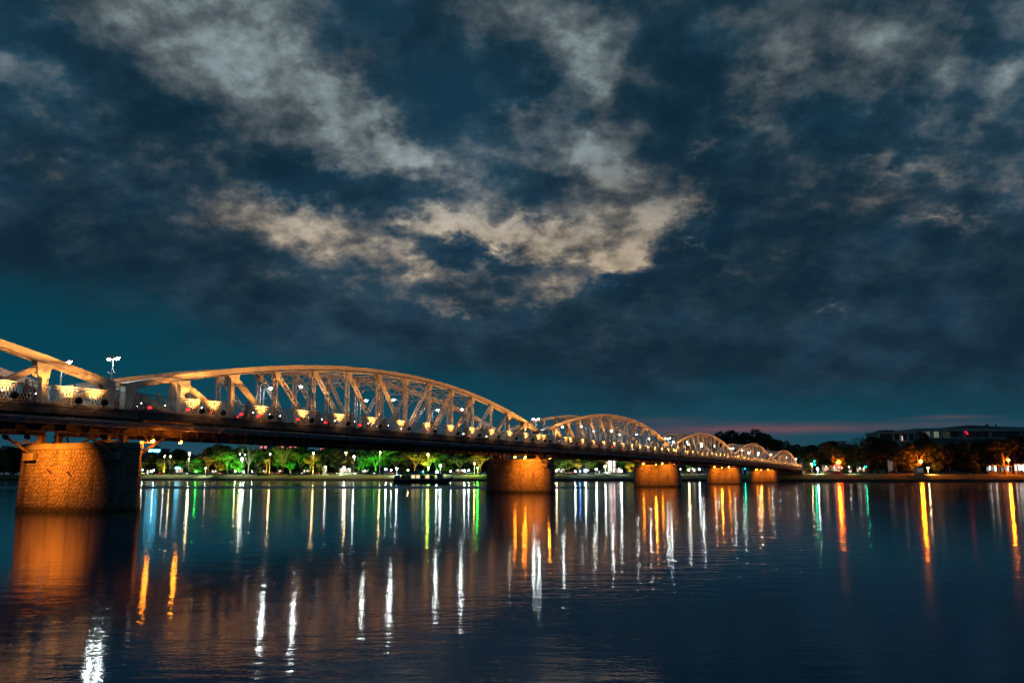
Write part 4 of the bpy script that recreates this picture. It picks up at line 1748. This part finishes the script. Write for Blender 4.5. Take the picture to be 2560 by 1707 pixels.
def building(px0, px1, ytop, off, wall, label, floors, bays, lit, litmat='window', name='building', sign=None):
    pxm = (px0 + px1) / 2
    d = shore_d(pxm) + off
    a, b = at(px0, 1190, d), at(px1, 1190, d)
    w = b.x - a.x
    H = at(pxm, ytop, d).z - 3.1
    root = thing(name, label, 'building', ((a.x + b.x) / 2, d, 3.1), 0, None)
    dep = 14
    MB().box(-w / 2, w / 2, 0, dep, -.5, H).build('wall', M[wall], root)
    rf = MB().box(-w / 2 - .4, w / 2 + .4, -.4, dep + .4, H + .003, H + .45).build('roof', M['roofdark'], root)
    MB().box(-w * .2, w * .05, 4, 9, H + .455, H + 2.2).build('roof_hut', M[wall], rf)
    fh = H / floors
    bw = w / bays
    rs = random.Random(int(px0))
    for f in range(floors):
        for q in range(bays):
            x = -w / 2 + bw * (q + .5)
            z = fh * (f + .28)
            on = rs.random() < lit
            wn = MB()
            x0, x1, z0, z1 = x - bw * .30, x + bw * .30, z, z + fh * .52
            wn.box(x0 - .08, x1 + .08, -.06, .02, z0 - .10, z0 - .01)
            wn.box(x0 - .08, x1 + .08, -.06, .02, z1 + .01, z1 + .10)
            wn.box(x0 - .10, x0 - .01, -.05, .02, z0 - .01, z1 + .01)
            wn.box(x1 + .01, x1 + .10, -.05, .02, z0 - .01, z1 + .01)
            wn.box(x - .04, x + .04, -.05, -.012, z0 - .01, z1 + .01)
            wo = wn.build('window', M['bgrey'], root)
            MB().box(x0, x1, -.01, .01, z0, z1).build('pane', E[litmat] if on else M['glassdark'], wo)
    if sign:
        MB().box(-w * .35, w * .35, -.35, -.15, H - 2.0, H - .3).build('sign', E[sign], root)
    return root


building(362, 402, 1122, 150, 'bgrey', 'dark block with a small blue lit sign behind the trees', 6, 4, .15, 'windowdim', sign='cyan')
building(645, 740, 1112, 120, 'bwarm', 'block with pink lit windows behind the trees', 6, 9, .5, 'windowpink')
building(796, 830, 1118, 110, 'bgrey', 'narrow dark block with a few pink windows at mid span', 6, 4, .35, 'windowpink')
building(880, 900, 1126, 90, 'bgrey', 'slim grey block behind the white star-like lamp', 5, 2, .2, 'windowdim')
building(1015, 1062, 1128, 100, 'bwall', 'pale low block behind the yellow trees by the boat', 4, 5, .3, 'windowdim')
building(1495, 1550, 1140, 80, 'bwall', 'pale block behind the pink white sign', 4, 6, .55, 'window')
building(2093, 2150, 1112, 110, 'bgrey', 'grey block behind the umbrella shaped tree', 5, 6, .2, 'windowpink')


# the long modern building with a low hipped roof above the trees at the right
def long_building():
    d = 480.0
    a, b = at(2306, 1190, d), at(2640, 1190, d)
    w = b.x - a.x
    zt = at(2400, 1073, d).z
    root = thing('long_building', 'long pale modern building with low pitched roof above the dark trees', 'building', (a.x, d, 3.1))
    z0 = zt - 3.1
    MB().box(0, w, .8, 26, -.5, z0 - 1.0).build('wall', M['bgrey'], root)
    z1 = z0 - 1.0
    MB().box(-1.2, w + 1, -1.6, 27, z1 + .002, z1 + 1.5).build('eaves_slab', M['bwall'], root)
    xr0, xr1, xr2 = at(2345, 1190, d).x - a.x, at(2447, 1190, d).x - a.x, at(2560, 1190, d).x - a.x
    rf = MB()
    ztop = at(2447, 1061, d).z - 3.1
    rf.loft([[(xr0, 2, z1 + 1.503), (xr0, 24, z1 + 1.503), (xr0 + .5, 24, z1 + 1.52), (xr0 + .5, 2, z1 + 1.52)],
             [(xr1, 0, z1 + 1.503), (xr1, 26, z1 + 1.503), (xr1, 18, ztop), (xr1, 6, ztop)],
             [(xr2, 0, z1 + 1.503), (xr2, 26, z1 + 1.503), (xr2, 18, ztop - 1.0), (xr2, 6, ztop - 1.0)],
             [(w, 0, z1 + 1.503), (w, 26, z1 + 1.503), (w, 18, ztop - 1.2), (w, 6, ztop - 1.2)]])
    rfo = rf.build('roof', M['roofdark'], root)
    x = at(2497, 1190, d).x - a.x
    MB().lathe([(.9, 0), (.9, .8), (.5, 1.6), (.1, 1.7)], 10, (x, 8, ztop - .9)).build('roof_vent', M['bgrey'], rfo)
    x = at(2521, 1190, d).x - a.x
    MB().box(x - .25, x + .25, 8, 8.5, ztop - 1.0, ztop + .8).build('chimney', M['bgrey'], rfo)
    # balcony slab under the windows
    zb = at(2400, 1097, d).z - 3.1
    MB().box(-.6, w + .6, -1.4, .798, zb, zb + .7).build('balcony_slab', M['bwall'], root)
    bays = [(2312, 2334, 'windowdim'), (2343, 2356, 'window2'), (2366, 2384, 'windowdim2'), (2388, 2406, 'dark'), (2428, 2447, 'dark'), (2449, 2463, 'dark'),
            (2465, 2478, 'dark'), (2488, 2504, 'dark'), (2508, 2522, 'dark'), (2526, 2540, 'dark'), (2544, 2556, 'dark'), (2566, 2584, 'dark'), (2590, 2610, 'dark')]
    E['window2'] = emis('lit_window_pale', (.85, .92, .70), .22)
    E['windowdim2'] = emis('lit_window_faint', (.7, .75, .6), .035)
    for (p0, p1, m_) in bays:
        xa, xb = at(p0, 1190, d).x - a.x, at(p1, 1190, d).x - a.x
        za_, zb_ = zb + .75, z1 - .15
        fr = MB()
        n = 4
        for q in range(n + 1):
            xx = xa + (xb - xa) * q / n
            fr.box(xx - .07, xx + .07, .66, .80, za_, zb_)
        fr.box(xa - .07, xb + .07, .68, .80, zb_ + .002, zb_ + .12)
        fo = fr.build('window', M['bgrey'], root)
        for q in range(n):
            x0, x1 = xa + (xb - xa) * q / n + .075, xa + (xb - xa) * (q + 1) / n - .075
            MB().box(x0, x1, .74, .78, za_, zb_).build('pane', M['glassdark'] if m_ == 'dark' else E[m_], fo)
    # pillars between the bays
    for p in (2338, 2361, 2417, 2483, 2562):
        xx = at(p, 1190, d).x - a.x
        MB().box(xx - .5, xx + .5, -.6, .798, zb + .703, z1 - .002).build('pillar', M['bwall'], root)
    # slanted red neon strip
    xs_ = at(2422, 1190, d).x - a.x
    zn = at(2422, 1081, d).z - 3.1
    E['neonred'] = emis('neon_red', (1.0, .02, .05), 1.3)
    mb = MB()
    mb.bar((xs_ - .7, -.9, zn + .9), (xs_ + .8, -.9, zn - .9), .2, .75, up=(0, 0, 1))
    mb.build('neon_sign', E['neonred'], root)
    MB().bar((xs_, -.8, zn - 1.2), (xs_, -.8, zb + .7), .12, .12).build('sign_post', M['darkmetal'], root)
    return root


long_building()
d_ = 470.0


def low_wing():
    a, b = at(2205, 1190, d_), at(2295, 1190, d_)
    w = b.x - a.x
    root = thing('low_building', 'lower pale flat roofed wing left of the long building', 'building', (a.x, d_, 3.1))
    zt = at(2250, 1079, d_).z - 3.1
    zb = at(2250, 1102, d_).z - 3.1
    MB().box(0, w, .6, 18, -.5, zt - .6).build('wall', M['bwall'], root)
    r_ = MB().box(-.6, w + .6, -1.0, 18.5, zt - .597, zt).build('roof', M['bwall'], root)
    MB().loft([[(w * .08, 2, zt + .003), (w * .62, 2, zt + .003), (w * .62, 14, zt + .003), (w * .08, 14, zt + .003)],
               [(w * .2, 5, zt + 1.2), (w * .5, 5, zt + 1.2), (w * .5, 11, zt + 1.2), (w * .2, 11, zt + 1.2)]]).build('roof_lantern', M['roofdark'], r_)
    MB().box(-.4, w + .4, -.9, .598, zb - .6, zb).build('balcony_slab', M['bwall'], root)
    for q in range(5):
        x0 = w * (q + .18) / 5
        x1 = w * (q + .82) / 5
        fr = MB().box(x0 - .12, x1 + .12, .5, .598, zb + .3, zb + .42)
        fr.box(x0 - .12, x1 + .12, .5, .598, zt - 1.1, zt - .98)
        fr.box(x0 - .12, x0, .5, .598, zb + .421, zt - 1.101)
        fr.box(x1, x1 + .12, .5, .598, zb + .421, zt - 1.101)
        fo = fr.build('window', M['bgrey'], root)
        MB().box(x0 + .002, x1 - .002, .56, .597, zb + .422, zt - 1.102).build('pane', M['glassdark'], fo)
    MB().box(w * .62, w * .62 + .35, -.2, 0, zb + .2, zb + 2.6).build('wall_light', E['window'], root)
    return root


low_wing()


# white kiosk with bars beneath the middle orange lamp
def kiosk():
    px, off = 2301, 16
    d = shore_d(px) + off
    b = at(px, 1190, d)
    root = thing('kiosk', 'small white kiosk with barred front under the middle orange lamp', 'kiosk', (b.x, b.y, ground_h(off)))
    MB().box(-1.5, 1.5, 0, 2.4, -.3, 2.9).build('wall', M['bwall'], root)
    MB().prism([(-1.9, 2.9), (1.9, 2.9), (0, 3.5)], 'y', -.3, 2.7).build('roof', M['roofdark'], root)
    MB().box(-1.2, 1.2, -.04, -.002, .9, 2.5).build('pane', E['windowdim'], root)
    for i in range(7):
        x = -1.2 + i * .4
        MB().box(x - .04, x + .04, -.12, -.045, .85, 2.55).build('bar', M['darkmetal'], root)


kiosk()


# ------------------------------------------------------------------ the moored tour boat
def tour_boat():
    d = 288.0
    c = at(1056, 1190, d)
    root = thing('tour_boat', 'dark moored tour boat with lit cabin windows and green lit roof', 'boat', (c.x, d, 0), R(3))
    M['hull'] = pbr('hull_paint', (.035, .040, .050), .5, 0, .3, 1)
    M['cabin'] = pbr('cabin_paint', (.20, .21, .23), .6, 0, .25, 1)
    M['boatroof'] = pbr('boat_roof', (.02, .10, .11), .5, 0, .3, 1)
    hl = MB()
    rings = []
    for (x, hw, zt, zb) in ((-9.2, .9, 1.35, .35), (-8.6, 1.5, 1.15, -.35), (-5, 1.9, .95, -.5), (0, 2.0, .9, -.5), (5, 1.8, 1.0, -.5), (8.0, 1.0, 1.35, -.2), (9.6, .12, 1.85, .7)):
        rings.append([(x, -hw, zt), (x, -hw * .75, (zt + zb) / 2 - .1), (x, -hw * .3, zb), (x, hw * .3, zb), (x, hw * .75, (zt + zb) / 2 - .1), (x, hw, zt)])
    hl.loft(rings)
    hl.build('hull', M['hull'], root)
    MB().box(-6.6, 4.0, -1.62, 1.62, .88, 1.45).build('cabin_sill', M['cabin'], root)
    for sy in (-1, 1):
        for i in range(8):
            x = -6.5 + i * 1.48
            MB().box(x - .10, x + .10, sy * 1.55 - .06, sy * 1.55 + .06, 1.452, 2.75).build('window_post', M['cabin'], root)
    for i in range(7):
        x = -6.5 + i * 1.48
        MB().box(x + .16, x + 1.32, -1.53, -1.51, 1.46, 2.5).build('pane', E['boatwin'] if i in (2, 3, 5) else M['glassdark'], root)
    MB().loft([[(-7.4, -1.9, 2.752), (4.6, -1.9, 2.752), (4.6, 1.9, 2.752), (-7.4, 1.9, 2.752)],
               [(-7.4, -1.9, 2.95), (4.6, -1.9, 2.95), (4.6, 1.9, 2.95), (-7.4, 1.9, 2.95)],
               [(-6.6, -.8, 3.35), (3.8, -.8, 3.35), (3.8, .8, 3.35), (-6.6, .8, 3.35)]]).build('roof', M['boatroof'], root)
    MB().loft([[(-3.2, -1.0, 3.36), (3.0, -1.0, 3.36), (3.0, 1.0, 3.36), (-3.2, 1.0, 3.36)],
               [(-1.8, -.5, 3.85), (1.6, -.5, 3.85), (1.6, .5, 3.85), (-1.8, .5, 3.85)]]).build('roof_lantern', M['boatroof'], root)
    MB().ico((.2, -1.15, 3.65), .12).build('roof_lamp', E['cyanlamp'], root)
    MB().ico((-8.0, -1.2, 2.6), .12).build('stern_lamp', E['blue'], root)
    MB().tube([(-8.0, -1.2, 1.1), (-8.0, -1.2, 2.6)], .05, 6).build('stern_mast', M['galv'], root)
    MB().box(-8.7, -7.0, -1.3, 1.3, 1.1, 2.4).build('stern_house', M['cabin'], root)
    MB().box(4.7, 6.6, -1.3, 1.3, 1.0, 2.6).build('wheelhouse', M['cabin'], root)
    MB().box(4.5, 6.9, -1.5, 1.5, 2.602, 2.75).build('wheelhouse_roof', M['boatroof'], root)
    for sy in (-1, 1):
        mb = MB()
        mb.tube([(6.8, sy * 1.4, 1.9), (8.6, sy * .7, 2.1), (9.8, 0, 2.5)], .04, 5)
        mb.tube([(6.8, sy * 1.4, 1.5), (8.6, sy * .7, 1.75), (9.8, 0, 2.15)], .04, 5)
        for (x, y) in ((6.8, 1.4), (8.0, .95), (9.2, .35)):
            mb.tube([(x, sy * y, 1.1), (x, sy * y, 2.2)], .04, 5)
        mb.build('bow_rail', M['galv'], root)
    return root


E['boatwin'] = emis('boat_window', (1.0, .82, .45), 1.0)
E['cyanlamp'] = emis('boat_roof_lamp', (.2, 1.0, .9), 60)
tour_boat()


# ------------------------------------------------------------------ scooters and riders on the bridge
def skin_person():
    me = bpy.data.meshes.new('person_seed')
    J = {'pel': (-.18, 0, .80), 'waist': (-.16, 0, .98), 'chest': (-.10, 0, 1.20), 'neck': (-.07, 0, 1.36), 'head': (-.04, 0, 1.47), 'top': (-.04, 0, 1.60)}
    names = list(J)
    vs = [J[n] for n in names]
    rad = [.15, .135, .15, .062, .10, .085]
    ed = [(0, 1), (1, 2), (2, 3), (3, 4), (4, 5)]
    for s in (-1, 1):
        b = len(vs)
        vs += [(-.10, s * .19, 1.28), (.06, s * .25, 1.08), (.27, s * .24, 1.02), (.34, s * .23, 1.02)]
        rad += [.065, .052, .04, .038]
        ed += [(2, b), (b, b + 1), (b + 1, b + 2), (b + 2, b + 3)]
        b = len(vs)
        vs += [(-.10, s * .12, .78), (.22, s * .14, .76), (.16, s * .12, .40), (.24, s * .12, .36)]
        rad += [.085, .068, .05, .042]
        ed += [(0, b), (b, b + 1), (b + 1, b + 2), (b + 2, b + 3)]
    me.from_pydata(vs, ed, [])
    o = link('person_seed', me)
    o.modifiers.new('s', 'SKIN')
    for i, sv in enumerate(me.skin_vertices[0].data):
        sv.radius = (rad[i], rad[i])
        sv.use_root = (i == 0)
    m2 = o.modifiers.new('u', 'SUBSURF')
    m2.levels = m2.render_levels = 1
    dg = bpy.context.evaluated_depsgraph_get()
    res = bpy.data.meshes.new_from_object(o.evaluated_get(dg))
    bpy.data.objects.remove(o)
    res.polygons.foreach_set('use_smooth', [True] * len(res.polygons))
    return res


person_me = skin_person()
M['cloth'] = [pbr('jacket_%d' % i, c, .85) for i, c in enumerate(((.03, .035, .05), (.06, .03, .03), (.08, .08, .085)))]
M['paint'] = [pbr('scooter_%d' % i, c, .3) for i, c in enumerate(((.02, .02, .022), (.10, .012, .012), (.03, .04, .09)))]
M['rubber'] = pbr('rubber', (.015, .015, .015), .9)
M['helmet'] = pbr('helmet', (.12, .12, .13), .3)


def make_scooter(ci):
    """local +x = forward, origin on the road"""
    root = thing('scooter', '', 'scooter')
    b = MB()
    b.loft([[(-.72, -.10, .55), (-.72, .10, .55), (-.72, .08, .74), (-.72, -.08, .74)], [(-.35, -.15, .36), (-.35, .15, .36), (-.35, .14, .76), (-.35, -.14, .76)],
            [(.0, -.16, .28), (.0, .16, .28), (.0, .14, .55), (.0, -.14, .55)], [(.30, -.17, .26), (.30, .17, .26), (.30, .16, .34), (.30, -.16, .34)],
            [(.44, -.20, .30), (.44, .20, .30), (.50, .18, .82), (.50, -.18, .82)], [(.56, -.10, .40), (.56, .10, .40), (.56, .12, .92), (.56, -.12, .92)]])
    b.build('body', M['paint'][ci], root)
    for x in (-.55, .68):
        w = MB().lathe([(.10, -.05), (.24, -.055), (.27, 0), (.24, .055), (.10, .05)], 14)
        w.v = [(x + p[0], p[2], .27 + p[1]) for p in w.v]
        w.build('wheel', M['rubber'], root)
    MB().loft([[(-.70, -.10, .765), (-.70, .10, .765), (-.70, .08, .83), (-.70, -.08, .83)], [(-.05, -.12, .70), (-.05, .12, .70), (-.05, .10, .77), (-.05, -.10, .77)]]).build('seat', M['rubber'], root)
    MB().tube([(.46, 0, .8), (.42, 0, 1.0)], .03, 6).tube([(.34, -.32, 1.02), (.42, -.12, 1.0), (.42, .12, 1.0), (.34, .32, 1.02)], .018, 6).build('handlebar', M['darkmetal'], root)
    MB().tube([(.68, 0, .30), (.50, 0, .75)], .035, 6).build('fork', M['darkmetal'], root)
    MB().ico((.57, 0, .86), .07).build('headlight', E['head'], root)
    MB().box(-.80, -.73, -.13, .13, .60, .74).build('tail_light', E['tail'], root)
    return root


def make_rider(ci):
    root = thing('person', '', 'person')
    me = person_me.copy()
    me.materials.clear()
    me.materials.append(M['cloth'][ci])
    link('body', me, root)
    MB().lathe([(.135, 1.46), (.145, 1.53), (.12, 1.63), (.05, 1.68)], 12, (-.045, 0, 0)).build('helmet', M['helmet'], root)
    return root


sco = [make_scooter(i) for i in range(3)]
rid = [make_rider(i) for i in range(3)]
places = []
for i, k in enumerate((-.29, -.26, -.235, -.205, -.175, -.14, -.105, -.07, -.02, .02, .045, .08, .12, .145, .165, .20, .235, .26, .30, .335, .37, .40, .44, .50, .62, 1.16, 1.22, 1.29, 1.36, 1.44, 1.52)):
    places.append((k, 1.75 + .35 * ((i * 7) % 3 - 1), 1))
for i, k in enumerate((-.14, .09, .21, .52, .60, .68, .79, .90, 1.70, 1.80)):
    places.append((k, 3.75 + .3 * ((i * 5) % 3 - 1), -1))
seen = {}
cnt = {1: 0, -1: 0}
cw = ['black', 'dark red', 'dark blue']
jw = ['navy jacket', 'maroon jacket', 'grey jacket']
for i, (k, y, dr) in enumerate(places):
    ci = i % 3
    cnt[dr] += 1
    for key, protos in (('s', sco), ('r', rid)):
        o = protos[ci] if (key, ci) not in seen else copy_tree(protos[ci])
        seen[(key, ci)] = 1
        o.location = bpt(k, y, -.045)
        o.rotation_euler = (0, 0, RZ + (0 if dr > 0 else math.pi))
        lane = 'near lane with red tail light' if dr > 0 else 'far lane with white headlight'
        if key == 's':
            tag(o, '%s scooter in the %s, %s from the left' % (cw[ci], lane, nth(cnt[dr])), 'scooter', 'scooters crossing the bridge')
        else:
            tag(o, 'helmeted rider in a %s on the %s scooter of the %s lane' % (jw[ci], nth(cnt[dr]), 'near' if dr > 0 else 'far'), 'person', 'riders crossing the bridge')


# ------------------------------------------------------------------ cars on the riverside road
M['carpaint'] = [pbr('car_paint_%d' % i, c, .3) for i, c in enumerate(((.5, .5, .5), (.04, .04, .045), (.25, .26, .28)))]


def make_car(ci):
    root = thing('parked_car', '', 'car')
    MB().loft([[(-2.1, -.8, .35), (-2.1, .8, .35), (-2.1, .75, .85), (-2.1, -.75, .85)], [(-1.6, -.86, .28), (-1.6, .86, .28), (-1.6, .84, .95), (-1.6, -.84, .95)],
               [(1.2, -.86, .28), (1.2, .86, .28), (1.2, .82, .88), (1.2, -.82, .88)], [(2.1, -.78, .35), (2.1, .78, .35), (2.1, .70, .70), (2.1, -.70, .70)]]).build('body', M['carpaint'][ci], root)
    MB().loft([[(-1.75, -.78, .94), (1.05, -.78, .88), (1.05, .78, .88), (-1.75, .78, .94)], [(-1.2, -.62, 1.42), (.30, -.62, 1.45), (.30, .62, 1.45), (-1.2, .62, 1.42)]]).build('cabin', M['glassdark'], root)
    for x in (-1.3, 1.3):
        for s in (-1, 1):
            w = MB().lathe([(.18, -.10), (.31, -.10), (.33, 0), (.31, .10), (.18, .10)], 12)
            w.v = [(x + p[0], s * .80 + p[2], .33 + p[1]) for p in w.v]
            w.build('wheel', M['rubber'], root)
    for s in (-1, 1):
        MB().ico((2.08, s * .6, .62), .10).build('headlight', E['head'], root)
        MB().box(-2.14, -2.09, s * .6 - .12, s * .6 + .12, .66, .80).build('tail_light', E['tail'], root)
    return root


cars = [make_car(i) for i in range(3)]
cpos = [360, 395, 458, 545, 640, 690, 745, 790, 832, 880, 925, 975, 1012, 1140, 1175, 1420, 1478, 1520]
cwords = ['pale', 'black', 'grey']
for i, px in enumerate(cpos):
    ci = i % 3
    o = cars[ci] if i < 3 else copy_tree(cars[ci])
    off = 20 + (i % 2) * 3.5
    p = at(px, 1190, shore_d(px) + off)
    o.location = (p.x, p.y, ground_h(off) + .02)
    o.rotation_euler = (0, 0, R(-24) + (math.pi if i % 2 else 0) + R(-20 if i % 2 else 20))
    tag(o, '%s car on the riverside road beyond the bridge, %s from the left' % (cwords[ci], nth(i + 1)), 'car', 'cars on the riverside road')
